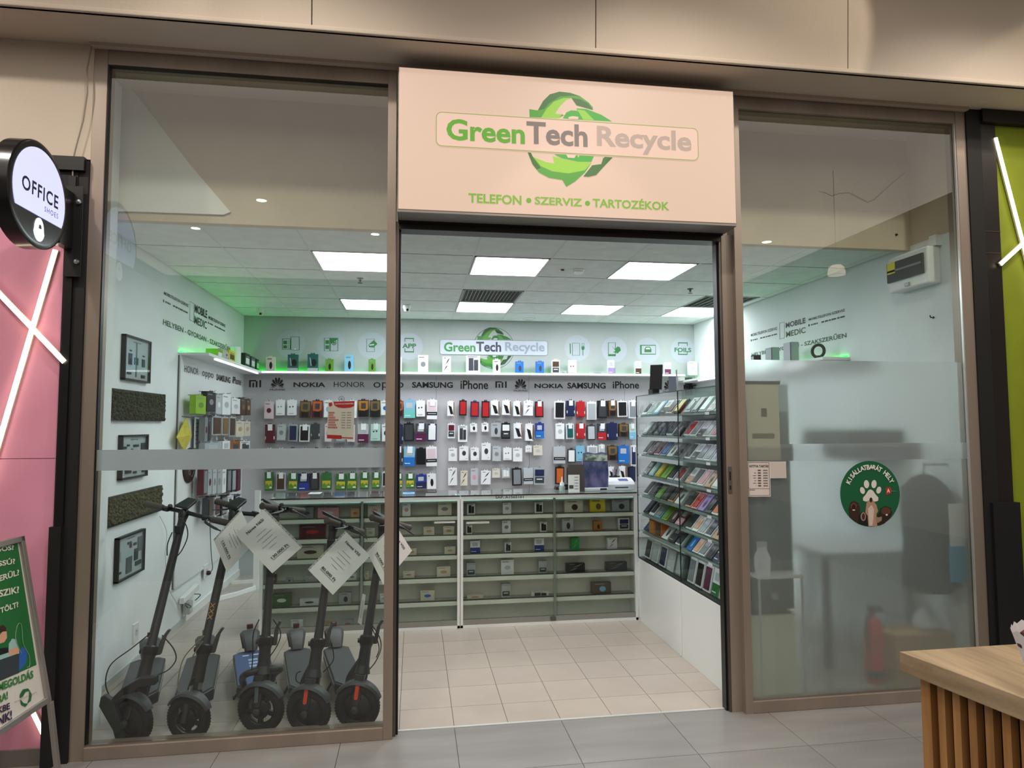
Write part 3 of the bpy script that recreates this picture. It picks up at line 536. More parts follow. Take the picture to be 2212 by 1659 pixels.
ltext('HONOR', (82, 937), (222, 972), (82, 868)); ltext('oppo', (258, 1000), (370, 1030), (258, 925)); ltext('SAMSUNG', (400, 1020), (540, 1053), (400, 955), .03); ltext('iPhone', (562, 1052), (645, 1080), (562, 980), .02)
# ================================================================ colours, packs
CN = {'white': 'e9ebee', 'cream': 'd9d2c2', 'black': '17181b', 'dark grey': '3b3f45', 'grey': '83888d', 'pale grey': 'b9bec3', 'silver': 'a9b0b5', 'red': 'b3262b', 'maroon': '5d1c2c', 'pink': 'd79aa8', 'pale pink': 'dcc8cf',
      'purple': '5b1f48', 'lilac': '9a86c8', 'navy': '20284f', 'blue': '1f6fc2', 'royal blue': '24398f', 'sky blue': '7fb9d4', 'teal': '6cc1b8', 'mint': 'b6d6cd', 'dark teal': '1d5a58', 'green': '5c8f2a', 'lime': '8ab82a',
      'yellow': 'c9b53a', 'bright yellow': 'e2cf2e', 'orange': 'c4622a', 'amber': 'b9782a', 'brown': '4b3524', 'bronze': '80643a', 'tan': 'c29a78', 'peach': 'dfae8c', 'emerald': '1f9a52', 'leaf green': '2f6e38'}
def cm_(c, r=.35): return mat(CN.get(c, c), r)
def card(name, O, U, Vv, w, h, d, body, dec, label, cat, group, hang=True, tagd=False, r=.35):
    """a pack whose front face starts at O (bottom left) with unit axes U (right) and Vv (up); d goes back from the face"""
    O, U, Vv = V(O), V(U).normalized(), V(Vv).normalized(); N = U.cross(Vv).normalized()          # outward
    t = thing(name, label, cat, O+U*w/2-N*d/2, group)
    MB().ob(O, U*w, Vv*h, -N*d).build('pack', cm_(body, r), t)
    if hang: MB().prism([(w*.28, h-.001), (w*.72, h-.001), (w*.66, h+.014), (w*.57, h+.016), (w*.55, h+.006), (w*.45, h+.006), (w*.43, h+.016), (w*.34, h+.014)], O-N*.003, U, Vv, -N*.0015).build('hang_tab', cm_(body, r), t)
    for i, (k, a, b, c, e, col) in enumerate(dec):
        q = O+U*(a*w)+Vv*(b*h)+N*(.0003+.0006*i); mb = MB()
        if k == 'r': mb.ob(q, U*(c*w), Vv*(e*h), N*.0008); nm = 'print'
        elif k == 'f': mb.ob(q, U*(c*w), Vv*(e*h), N*.005); nm = 'phone_case'
        elif k == 'e': mb.prism([(c*w*.5*math.cos(x*math.pi/6), e*h*.5*math.sin(x*math.pi/6)) for x in range(12)], q, U, Vv, N*.001); nm = 'printed_device'
        elif k == 'p': mb.prism([(x*w, y*h) for x, y in c], O+N*(.0003+.0006*i), U, Vv, N*.001); nm = 'print'
        mb.build(nm, cm_(col, .3), t)
    if tagd: MB().ob(O+U*w*.3+Vv*h*.68+N*.006, U*w*.48, Vv*h*.34, N*.001).ob(O+U*w*.42+Vv*h*.8+N*.0072, U*w*.2, Vv*h*.05, N*.0004).build('price_tag', mat('eef1f5', .5), t)
    return t
def style(st, b, i):
    if st == 'frame': return b, [('f', .12, .08, .76, .84, i)], '%s pack with %s phone case' % (b, i)
    if st == 'band': return i, [('f', .1, .05, .8, .85, i), ('r', .0, .2, 1, .17, b), ('r', .12, .25, .7, .06, 'dark grey')], '%s case pack with %s band' % (i, b)
    if st == 'bband': return b, [('r', .1, .4, .8, .5, 'pale pink' if b == 'white' else b), ('r', 0, .2, 1, .18, 'black'), ('r', .1, .27, .8, .04, 'pale grey')], '%s pack with black name band' % b
    if st == 'diag': return 'white', [('p', 0, 0, [(.16, .72), (.6, .62), (.86, .12), (.5, .1), (.42, .2)], 0, 'black'), ('r', .88, .05, .12, .9, 'bronze')], 'white pack with slanting black phone'
    if st == 'oval': return 'white', [('e', .52, .52, .44, .36, 'dark grey'), ('r', .1, .86, .35, .04, 'grey'), ('r', .7, .1, .15, .06, 'pale grey')], 'white box with dark oval device'
    if st == 'dots': return b, [('e', .3, .55, .16, .1, i), ('e', .62, .57, .16, .1, i), ('r', .2, .1, .5, .03, 'grey')], '%s box with %s dots' % (b, i)
    if st == 'plain': return b, [('r', .1, .84, .5, .05, 'grey'), ('e', .5, .48, .5, .3, i)], '%s box with faint %s print' % (b, i)
    if st == 'half': return b, [('r', .0, .0, 1, .46, i), ('r', .2, .56, .55, .3, 'pale grey'), ('r', .1, .12, .5, .04, 'white')], '%s pack, lower half %s' % (b, i)
    if st == 'outdoor': return b, [('p', 0, 0, [(.05, .95), (.95, .95), (.95, .45), (.6, .36), (.1, .4)], 0, i), ('f', .3, .5, .45, .32, 'dark grey'), ('f', .2, .06, .6, .28, 'black')], '%s and %s rugged case pack' % (b, i)
    if st == 'land': return 'leaf green', [('r', .08, .12, .84, .42, 'yellow'), ('p', 0, 0, [(.1, .3), (.3, .42), (.5, .28), (.75, .4), (.92, .26), (.92, .14), (.1, .14)], 0, 'green'), ('r', .6, .14, .28, .09, 'white')], 'green pack with yellow landscape print'
    if st == 'cables': return b, [('p', 0, 0, [(.35, .5), (.62, .78), (.9, .95), (.66, .68)], 0, i), ('p', 0, 0, [(.1, .06), (.42, .4), (.62, .46), (.45, .32)], 0, i), ('r', .15, .88, .3, .05, 'grey')], '%s box with %s cable print' % (b, i)
    if st == 'two': return b, [('f', .1, .52, .8, .38, i), ('r', .1, .1, .8, .36, 'dark grey'), ('r', .25, .3, .5, .06, 'white')], '%s pack with %s top' % (b, i)
    if st == 'tri': return b, [('f', .18, .15, .34, .7, i), ('f', .56, .15, .3, .6, i), ('r', .1, .9, .7, .05, 'grey')], '%s box with two %s devices' % (b, i)
    if st == 'small': return b, [('e', .55, .42, .34, .5, i), ('r', .15, .82, .5, .08, 'grey')], 'small %s box with %s charger print' % (b, i)
    if st == 'ring': return b, [('f', .1, .06, .8, .84, 'silver'), ('e', .5, .4, .5, .26, 'dark grey'), ('e', .5, .4, .36, .18, 'pale grey'), ('r', .16, .58, .3, .28, 'dark grey')], '%s pack with clear ring phone case' % b
hook = mat('3a3a3c', .3, .8)
ROWN = ['top', 'second', 'third', 'bottom']
def wallpacks(Z, rows, sect, cols0=0):
    for r_, (rn, items) in enumerate(rows):
        for k, it in enumerate(items):
            x0, y0, x1, y1, st, b, i = it[:7]; tg = len(it) > 7 and 't' in it[7]; yp = 4.07 if not (len(it) > 8) else it[8]
            p0 = PY(yp, Z[0]+x0/Z[2], Z[1]+y1/Z[2]); p1 = PY(yp, Z[0]+x1/Z[2], Z[1]+y0/Z[2]); w = p1.x-p0.x; h = p1.z-p0.z
            body, dec, ds_ = style(st, b, i); n = k+cols0
            nm = 'phone_case_pack' if st in ('frame', 'band', 'bband', 'diag', 'outdoor', 'half', 'two', 'ring') else 'accessory_box'
            lab = '%s%s, %s from left, %s row, %s' % ('tagged ' if tg else '', ds_, ORD[n] if n < 16 else 'last', rn, sect)
            tilt = random.uniform(-.025, .025)
            U = V((math.cos(tilt), 0, math.sin(tilt)))
            card(nm, p0, U, U.cross(V((0, 1, 0)))*-1 if U.cross(V((0, 1, 0))).z < 0 else U.cross(V((0, 1, 0))), w, h-.012, random.uniform(.03, .055), body, dec, lab, 'phone case' if nm[0] == 'p' else 'box', 'packs on the %s' % sect, True, tg)
            MB().tube([(p0.x+w/2, 4.155, p1.z-.004), (p0.x+w/2, 4.05, p1.z-.004), (p0.x+w/2, 4.043, p1.z+.008)], .0022, 5).build('peg_hook', hook, ds)
ZA = (560, 850, 7.541); ZBB = (840, 850, 6.32); ZC3 = (1180, 850, 7.543)
A1 = [(80, 115, 235, 410, 'plain', 'pale pink', 'maroon'), (268, 90, 415, 355, 'dots', 'white', 'grey'), (453, 90, 607, 355, 'dots', 'white', 'black'), (655, 105, 835, 395, 'outdoor', 'brown', 'bronze'), (855, 95, 1025, 390, 'outdoor', 'maroon', 'orange'), (1050, 95, 1180, 385, 'plain', 'white', 'sky blue'), (1235, 110, 1375, 390, 'frame', 'white', 'dark grey'), (1425, 100, 1590, 395, 'plain', 'white', 'grey'),
      (1608, 90, 1783, 380, 'outdoor', 'black', 'amber'), (1800, 95, 1970, 385, 'outdoor', 'black', 'bronze'), (1985, 105, 2120, 350, 'plain', 'white', 'blue')]
A2 = [(95, 490, 255, 810, 'band', 'white', 'maroon', 't'), (287, 485, 428, 760, 'plain', 'pale grey', 'grey'), (475, 488, 624, 780, 'frame', 'silver', 'navy'), (650, 495, 820, 785, 'frame', 'white', 'black', 't'), (842, 480, 985, 745, 'band', 'white', 'dark grey'), (1065, 480, 1180, 785, 'plain', 'pale pink', 'grey'), (1235, 490, 1412, 800, 'frame', 'grey', 'silver'), (1430, 490, 1560, 785, 'plain', 'pale pink', 'red'),
      (1600, 480, 1780, 800, 'half', 'pale grey', 'purple', 't'), (1815, 480, 1972, 770, 'dots', 'mint', 'black', 't'), (2000, 485, 2130, 780, 'plain', 'white', 'black')]
A3 = [(85+192*k, 880, 240+192*k, 1180, s, b, i, 't') for k, (s, b, i) in enumerate((('frame', 'white', 'pale grey'), ('frame', 'white', 'mint'), ('band', 'white', 'navy'), ('half', 'pale grey', 'red'), ('frame', 'black', 'dark grey'), ('band', 'white', 'black'), ('half', 'white', 'blue'), ('frame', 'silver', 'navy'), ('ring', 'white', 'grey'), ('band', 'white', 'maroon'), ('frame', 'black', 'pink')))]
A4 = [(88, 1265, 225, 1590, 'land', '', '', 't'), (270, 1275, 430, 1582, 'frame', 'pale grey', 'brown', 't'), (465, 1280, 628, 1582, 'land', '', '', 't'), (632, 1290, 818, 1585, 'half', 'navy', 'royal blue', 't'), (832, 1280, 975, 1578, 'frame', 'black', 'dark grey', 't'), (1012, 1275, 1175, 1570, 'land', '', ''), (1240, 1290, 1410, 1578, 'land', '', '', 't'), (1425, 1280, 1592, 1575, 'land', '', '', 't'),
      (1640, 1270, 1782, 1560, 'land', '', '', 't'), (1828, 1270, 1968, 1552, 'land', '', '', 't'), (2000, 1260, 2120, 1520, 'frame', 'white', 'black')]
LFT = 'left back display'
wallpacks(ZA, zip(ROWN, (A1, A2, A3, A4)), LFT)
B1 = [(110, 85, 192, 310, 'outdoor', 'maroon', 'orange'), (205, 78, 360, 335, 'half', 'sky blue', 'teal'), (375, 85, 495, 315, 'dots', 'white', 'black'), (518, 72, 657, 350, 'bband', 'white', '', 't')]
B2 = [(110, 408, 190, 690, 'band', 'white', 'navy'), (207, 395, 345, 655, 'frame', 'black', 'dark grey'), (360, 395, 510, 655, 'half', 'dark grey', 'purple', 't'), (524, 400, 652, 650, 'frame', 'navy', 'white', 't')]
B3 = [(112, 712, 187, 980, 'band', 'white', 'dark grey', 't'), (200, 712, 352, 990, 'half', 'sky blue', 'blue', 't'), (373, 735, 502, 972, 'frame', 'black', 'black'), (512, 715, 657, 995, 'bband', 'white', '')]
B4 = [(118, 1082, 185, 1300, 'land', '', '', 't'), (232, 1082, 352, 1298, 'land', '', '', 't'), (375, 1098, 512, 1298, 'half', 'royal blue', 'navy'), (522, 1083, 646, 1305, 'small', 'white', 'black', 't')]
wallpacks(ZBB, zip(ROWN, (B1, B2, B3, B4)), LFT, 11)
MID = 'middle back display'
M1 = [(798, 92, 892, 305, 'diag', '', ''), (960, 80, 1060, 300, 'frame', 'black', 'red'), (1113, 95, 1228, 318, 'frame', 'navy', 'red'), (1265, 90, 1372, 330, 'frame', 'black', 'red'), (1393, 82, 1507, 295, 'diag', '', ''), (1545, 80, 1662, 290, 'diag', '', ''), (1698, 92, 1802, 308, 'diag', '', ''), (1838, 85, 1966, 300, 'cables', 'white', 'navy', 't'), (2000, 95, 2110, 325, 'frame', 'black', 'red', 't')]
M2 = [(803, 395, 900, 610, 'two', 'white', 'maroon'), (943, 425, 1070, 660, 'tri', 'white', 'dark grey'), (1112, 398, 1205, 525, 'small', 'white', 'black'), (1268, 390, 1360, 520, 'small', 'white', 'black'), (1392, 390, 1520, 590, 'small', 'silver', 'dark grey'), (1540, 390, 1655, 620, 'two', 'black', 'white'), (1708, 395, 1822, 615, 'diag', '', '', 't'), (1862, 398, 1970, 645, 'diag', '', ''), (2003, 392, 2118, 610, 'half', 'royal blue', 'blue')]
M3 = [(815, 735, 930, 922, 'plain', 'white', 'pale grey'), (962, 710, 1085, 915, 'oval', '', ''), (1118, 728, 1232, 915, 'oval', '', ''), (1265, 665, 1387, 907, 'oval', '', ''), (1413, 708, 1527, 922, 'plain', 'pale grey', 'grey'), (1562, 728, 1676, 910, 'dots', 'white', 'dark grey'), (1697, 733, 1820, 928, 'plain', 'white', 'pale grey'), (1868, 702, 1952, 805, 'dots', 'white', 'black'), (1975, 698, 2096, 845, 'plain', 'cream', 'pale grey')]
M4 = [(812, 1008, 932, 1255, 'cables', 'white', 'dark grey'), (977, 1043, 1072, 1258, 'cables', 'cream', 'black'), (1116, 1010, 1217, 1252, 'plain', 'pale grey', 'pink'), (1256, 1040, 1387, 1240, 'cables', 'white', 'black'), (1411, 1012, 1517, 1150, 'plain', 'cream', 'pale grey'), (1543, 1008, 1652, 1155, 'tri', 'pale grey', 'white'), (1690, 1008, 1815, 1260, 'frame', 'black', 'grey'), (1843, 1008, 1970, 1240, 'bband', 'pale grey', ''), (1978, 1000, 2132, 1245, 'two', 'silver', 'navy')]
wallpacks(ZBB, zip(ROWN, (M1, M2, M3, M4)), MID)
R1 = [(128, 108, 302, 412, 'frame', 'white', 'black'), (335, 100, 462, 372, 'band', 'white', 'navy', 't'), (500, 118, 632, 385, 'band', 'white', 'red'), (666, 122, 817, 426, 'ring', 'white', ''), (838, 100, 988, 400, 'frame', 'black', 'dark grey', 't'), (1020, 100, 1148, 372, 'outdoor', 'brown', 'bronze', 't'), (1163, 108, 1322, 382, 'frame', 'white', 'black'), (1345, 98, 1472, 402, 'frame', 'white', 'grey', 't')]
R2 = [(158, 472, 292, 742, 'plain', 'white', 'pale grey'), (330, 478, 452, 742, 'frame', 'white', 'dark teal', 't'), (498, 475, 632, 737, 'band', 'white', 'red', 't'), (668, 500, 802, 762, 'frame', 'dark grey', 'pale grey'), (838, 475, 978, 757, 'half', 'dark grey', 'red', 't'), (1000, 468, 1158, 762, 'band', 'white', 'navy'), (1188, 478, 1335, 702, 'outdoor', 'brown', 'bronze'), (1360, 480, 1460, 745, 'half', 'mint', 'sky blue', 't')]
R3 = [(123, 848, 308, 1142, 'bband', 'pale grey', ''), (348, 890, 472, 1128, 'frame', 'dark grey', 'white'), (488, 840, 627, 1102, 'dots', 'sky blue', 'navy'), (673, 838, 832, 1080, 'frame', 'white', 'silver'), (858, 818, 952, 1032, 'frame', 'white', 'pale grey', 't'), (1008, 838, 1158, 1090, 'outdoor', 'brown', 'bronze'), (1176, 838, 1342, 1137, 'half', 'blue', 'blue'), (1383, 828, 1462, 1182, 'frame', 'white', 'navy', 't')]
R4 = [(150, 1180, 290, 1480, 'frame', 'black', 'orange'), (350, 1190, 470, 1470, 'frame', 'black', 'dark grey'), (520, 1190, 640, 1470, 'frame', 'white', 'navy'), (690, 1190, 800, 1470, 'frame', 'navy', 'grey'), (860, 1190, 960, 1470, 'frame', 'white', 'black'), (1020, 1178, 1112, 1425, 'diag', '', ''), (1193, 1170, 1300, 1420, 'diag', '', '', 't'), (1345, 1180, 1450, 1440, 'frame', 'black', 'navy')]
wallpacks(ZC3, zip(ROWN, (R1, R2, R3, R4)), 'right back display')
# boxes standing on the back shelf
SHZ = 2.2685
SH = [  # px x0,y0,x1, style, body, insert
 (574, 771, 594, 'small', 'cream', 'black'), (621, 766, 644, 'oval2', 'dark teal', 'black'), (664, 765, 687, 'oval2', 'dark teal', 'black'), (703, 776, 720, 'small', 'green', 'black'), (744, 767, 764, 'small', 'sky blue', 'black'), (796, 776, 811, 'small', 'green', 'black'), (854, 771, 868, 'small', 'white', 'dark grey'),
 (903, 767, 925, 'plain', 'white', 'grey'), (956, 770, 974, 'cables', 'white', 'black'), (1007, 768, 1037, 'tri', 'white', 'dark grey'), (1065, 777, 1081, 'small', 'white', 'black'), (1114, 781, 1131, 'small', 'blue', 'dark grey'), (1158, 781, 1175, 'small', 'blue', 'dark grey'), (1192, 778, 1209, 'two', 'white', 'brown'), (1209, 801, 1224, 'plain', 'silver', 'grey'), (1228, 778, 1245, 'dots', 'white', 'maroon'),
 (1272, 804, 1309, 'plain', 'silver', 'grey'), (1314, 778, 1327, 'half', 'white', 'lilac'), (1373, 780, 1385, 'half', 'white', 'brown'), (1436, 783, 1449, 'half', 'white', 'purple'), (1488, 781, 1506, 'plain', 'white', 'pale grey'), (1546, 777, 1560, 'plain', 'white', 'pale grey')]
for k, (x0, y0, x1, st, b, i) in enumerate(SH):
    yy = 4.05; p0 = PY(yy, x0, 800); p1 = PY(yy, x1, y0)
    if st == 'oval2': body, dec, d_ = b, [('r', 0, 0, 1, .22, 'pale grey'), ('e', .62, .52, .5, .42, i), ('p', 0, 0, [(.2, .8), (.28, .8), (.4, .35), (.3, .35)], 0, 'silver')], '%s headset box with %s device' % (b, i)
    else: body, dec, d_ = style(st, b, i)
    card('accessory_box', (p0.x, yy, SHZ), (1, 0, 0), (0, 0, 1), p1.x-p0.x, max(p1.z-SHZ, .03), .05, body, dec, d_+', %s on the back shelf' % ('%s from left' % (ORD[k] if k < 16 else ('fifth', 'fourth', 'third', 'second', '')[k-17] if k > 16 else 'seventeenth')) if k < 17 else d_+', %s from right on the back shelf' % ('fifth', 'fourth', 'third', 'second', 'first')[k-17], 'box', 'boxes on the back shelf', hang=st in ('oval2', 'small', 'two'))
# things on the left wall shelf
LS = [(470, 748, 484, 'box', 'lime'), (482, 745, 500, 'bag', 'silver'), (495, 750, 512, 'box', 'bright yellow'), (512, 741, 529, 'roll', 'white'), (530, 757, 543, 'box', 'black'), (543, 764, 554, 'box', 'dark grey'), (554, 770, 564, 'box', 'black')]
for (x0, y0, x1, kd, c) in LS:
    X_ = XL+.17; a, b = PX(X_, x0, y0+5), PX(X_, x1, y0+5); h = max(a.z-SHZ, .08); w = max(b.y-a.y, .05)
    if kd == 'box':
        card('carton', (X_, a.y, SHZ), (0, 1, 0), (0, 0, 1), w*.8, h, .1, c, [('r', .15, .3, .7, .4, 'white' if c != 'bright yellow' else 'brown'), ('r', .2, .75, .6, .08, 'grey')], '%s carton on the left wall shelf%s' % (c, {'lime': ' beside the silver bag', 'bright yellow': ' left of the white roll', 'dark grey': ' between two black cartons', 'black': ', next to the white roll' if x0 < 540 else ', last before the corner'}[c]), 'box', 'things on the left wall shelf', hang=False)
    elif kd == 'roll':
        t = thing('paper_roll', 'tall white paper roll standing on left wall shelf', 'paper roll', (X_-.05, a.y+w/2, SHZ)); MB().lathe([(.05, 0), (.05, h), (.02, h), (.02, h-.01), (0, h-.01)], (X_-.05, a.y+w/2, SHZ), n=20).build('roll', white, t, smooth=True); MB().lathe([(.02, h-.008), (.02, h-.001), (0, h-.002)], (X_-.05, a.y+w/2, SHZ), n=14).build('core', mat('8d7a60', .8), t)
    else:
        t = thing('plastic_bag', 'crumpled silver bag between lime and yellow cartons on left shelf', 'bag', (X_-.05, a.y+w/2, SHZ)); mb = MB(); n = 9
        for k in range(2): mb.lathe([(.05, 0), (.06, h*.3), (.055, h*.7), (.02, h), (0, h*1.02)], (X_-.05+.01*k, a.y+w*.35+.04*k, SHZ), n=7)
        mb.build('bag', mat('b9bdbb', .25), t); MB().box(X_-.01, X_+.01, a.y+w*.3, a.y+w*.5, SHZ+h*.4, SHZ+h*.55).build('label_patch', mat('5a5f60', .5), t)
SHR = 2.1985
# right wall shelf things seen above the frosted film
for (x0, y0, x1, nm, c, lb) in ((1622, 768, 1629, 'carton', 'black', 'small black box on right wall shelf near the door post'), (1653, 753, 1668, 'carton', 'silver', 'shorter silver box on the right wall shelf'), (1692, 742, 1709, 'carton', 'pale grey', 'taller pale grey box on the right wall shelf')):
    X_ = 3.33; a, b = PX(X_, x0, y0), PX(X_, x1, y0); h = max(a.z-SHR, .05)
    card(nm, (X_, a.y, SHR), (0, -1, 0), (0, 0, 1), max(a.y-b.y, .06), h, .07, c, [('r', .1, .1, .75, .8, 'pale grey'), ('r', .86, .02, .12, .96, 'dark grey')], lb, 'box', 'things on the right wall shelf', hang=False)
p = PX(3.40, 1768, 777); t = thing('cable_coil', 'dark coiled cable standing on the right wall shelf', 'cable', (3.40, p.y, SHR)); MB().torus((3.40, p.y, SHR+.068), (.9, .45, 0), .052, .013, 24, 8).build('coil', mat('23301f', .5), t, smooth=True); MB().box(3.385, 3.415, p.y-.02, p.y+.02, SHR, SHR+.03).build('tie', black, t)
# ---------------------------------------------------------------- left wall display packs
ZLW = (380, 820, 6.382); XF_ = XL+.13
def leftpack(x0, y0, x1, y1, st, b, i, rn, n, nm='accessory_pack'):
    a, c = PX(XF_, ZLW[0]+x0/ZLW[2], ZLW[1]+y1/ZLW[2]), PX(XF_, ZLW[0]+x0/ZLW[2], ZLW[1]+y0/ZLW[2]); e = PX(XF_, ZLW[0]+x1/ZLW[2], ZLW[1]+(y0+y1)/2/ZLW[2])
    body, dec, d_ = style(st, b, i); w = min(e.y-a.y, 4.03-a.y)
    if w < .02: return
    card(nm, a, (0, 1, 0), (0, 0, 1), w, c.z-a.z, .05, body, dec, '%s, %s from left, %s row, left wall display' % (d_, ORD[n], rn), 'phone accessory', 'packs on the left wall display', hang=True)
    MB().tube([(XD, a.y+w/2, c.z+.006), (XF_+.03, a.y+w/2, c.z+.006), (XF_+.035, a.y+w/2, c.z+.016)], .0022, 5).build('peg_hook', hook, dl)
for k, q in enumerate([(272, 210, 415, 470, 'plain', 'lime', 'green'), (425, 160, 545, 435, 'plain', 'black', 'grey'), (550, 205, 632, 470, 'plain', 'pale grey', 'white'), (638, 190, 755, 480, 'plain', 'white', 'silver'), (768, 250, 885, 470, 'plain', 'white', 'pale grey'), (890, 250, 965, 490, 'plain', 'brown', 'bronze'), (970, 270, 1060, 490, 'plain', 'brown', 'tan')]): leftpack(*q, 'top', k)
for k, q in enumerate([(395, 520, 440, 850, 'plain', 'grey', 'maroon'), (442, 520, 480, 850, 'plain', 'dark grey', 'maroon'), (495, 500, 630, 770, 'frame', 'silver', 'brown'), (635, 510, 725, 770, 'frame', 'silver', 'bronze'), (735, 510, 818, 790, 'frame', 'silver', 'brown'), (828, 570, 940, 790, 'plain', 'cream', 'tan'), (945, 575, 1050, 780, 'plain', 'cream', 'tan')]): leftpack(*q, 'second', k)
for k, q in enumerate([(395, 880, 630, 1080, 'half', 'silver', 'orange'), (640, 850, 745, 1080, 'half', 'white', 'red'), (750, 860, 880, 1080, 'outdoor', 'orange', 'bronze'), (885, 855, 1040, 1080, 'tri', 'white', 'dark grey')]): leftpack(*q, 'third', k)
for k in range(8):
    st = [('frame', 'maroon', 'grey'), ('plain', 'silver', 'maroon'), ('plain', 'pale grey', 'grey'), ('plain', 'silver', 'grey'), ('plain', 'white', 'pale grey'), ('frame', 'dark grey', 'grey'), ('frame', 'navy', 'silver'), ('frame', 'maroon', 'purple')][k]
    leftpack(372+66*k, 1240, 430+66*k, 1600-8*k, *st, 'fourth', k)
for k in range(5):
    st = [('frame', 'dark grey', 'brown'), ('frame', 'silver', 'maroon'), ('frame', 'black', 'grey'), ('tri', 'white', 'black'), ('frame', 'navy', 'silver')][k]
    leftpack(440+92*k, 1640-8*k, 515+92*k, 1900-10*k, *st, 'bottom', k)
# ---------------------------------------------------------------- counter
XC0 = PY(1.87, 564, 1076).x; CM, CR = .4535, 1.972; CY, CD = 1.87, 2.34
alu = mat('cfd2cc', .35, .2); inn = mat('efeee6', .6, nz=('e6e4da', (4, 4, 4), .3, .7), name='counter_inner'); gcl = glassmat('case_glass', 'f3f7f5', .8)
SHV = (.21, .40, .585, .746, .906)
def counter(x0, x1, xm, lb):
    t = thing('display_counter', lb, 'counter', ((x0+x1)/2, (CY+CD)/2, 0), 'glass display counters')
    for a in (x0, x1-.022): box('upright', whiteg, a, a+.022, CY, CY+.03, 0, 1.045, t, bevel=.001)
    box('side_panel', whiteg, x0, x0+.016, CY+.03, CD, 0, 1.045, t); box('side_panel', whiteg, x1-.016, x1, CY+.03, CD, 0, 1.045, t)
    box('back_panel', inn, x0+.016, x1-.016, CY+.17, CY+.186, 0, 1.045, t); box('top_rail', whiteg, x0, x1, CY, CY+.03, 1.045, 1.07, t, bevel=.001)
    box('plinth', whiteg, x0, x1, CY, CD, 0, .022, t); box('sliding_track', mat('a7a9a6', .25, .8), x0+.022, x1-.022, CY+.004, CY+.03, .022, .066, t)
    box('divider', alu, xm-.009, xm+.009, CY+.012, CY+.03, .066, 1.045, t)
    for z in SHV:
        box('shelf', mat('a5a59c', .5), x0+.016, x1-.016, CY+.046, CY+.17, z-.012, z, t); box('shelf_track', mat('1f201e', .5), x0+.022, x1-.022, CY+.047, CY+.075, z, z+.002, t); box('shelf_edge', mat('e2e2d8', .5), x0+.022, x1-.022, CY+.032, CY+.046, z-.032, z-.004, t)
    box('glass_top', gcl, x0, x1, CY-.003, CD, 1.07, 1.08, t); box('glass_edge', mat('1f2d2b', .2), x0, x1, CY-.005, CY-.003, 1.07, 1.08, t)
    box('glass_door', gcl, x0+.022, xm+.02, CY+.006, CY+.010, .05, 1.045, t); box('glass_door', gcl, xm-.02, x1-.022, CY+.012, CY+.0155, .05, 1.045, t)
    box('top_tray', mat('9fb2ae', .4), x0+.016, x1-.016, CY+.03, CD-.016, 1.02, 1.03, t)
    return t
cl1 = counter(XC0, CM-.002, PY(CY, 781, 1200).x, 'white glass-fronted display counter behind the scooters'); cl2 = counter(CM+.002, CR, PY(CY, 1199.5, 1200).x, 'white glass-fronted display counter beside the angled glass cabinet')
box('lock', mat('6a6a68', .3, .8), PY(CY, 1192, 1335).x-.01, PY(CY, 1198, 1335).x+.012, CY-.006, CY+.004, .03, .062, cl2)
a, b = PY(CY, 1070, 1076), PY(CY, 1131, 1067); text(MB(), 'SAP: A1565161', (a.x, CY, 1.048), (b.x-a.x, 0, 0), (0, 0, .02), (0, -.001, 0), bold=.02).build('lettering', mat('3a3a38', .6), cl2)
for (x0, y0, x1, y1, par) in ((354, 345, 535, 365, cl1), (632, 347, 832, 369, cl2)):
    a, b = PY(CY+.005, 850+x0/4.0218, 1040+y1/4.0218), PY(CY+.005, 850+x1/4.0218, 1040+y0/4.0218)
    box('label_strip', mat('d9d9d0', .6), a.x, b.x, CY+.0045, CY+.0055, a.z, b.z, par); mb = MB(); n = 9
    for k in range(n): mb.box(a.x+(b.x-a.x)*(k+.15)/n, a.x+(b.x-a.x)*(k+.8)/n, CY+.004, CY+.0044, a.z+.007, b.z-.007)
    mb.build('label_print', mat('77776f', .6), par)
ZCC = (850, 1040, 4.0218); ZLC = (560, 1060, 5.027); LEV = {0: .906, 1: .746, 2: .585, 3: .40, 4: .21, 5: .024}; LN = ['top', 'second', 'third', 'fourth', 'fifth', 'lowest']
def citem(Z, x0, y0, x1, lv, st, b, i, where, d=.05, hang=False):
    yy = 1.955; a, c = PY(yy, Z[0]+x0/Z[2], 1200), PY(yy, Z[0]+x1/Z[2], Z[1]+y0/Z[2]); z0 = LEV[lv]+.0025; h = max(c.z-z0, .03)
    body, dec, d_ = style(st, b, i)
    lab = '%s, %s level, %s' % (d_, LN[lv], where)
    k = 2
    card('accessory_box', (a.x, yy, z0), (1, 0, 0), (0, 0, 1), c.x-a.x, min(h, (.108, .15, .15, .172, .178, .15)[lv]), d, body, dec, lab, 'box', 'stock inside the counters', hang)
RC, LC = 'right counter', 'left counter'
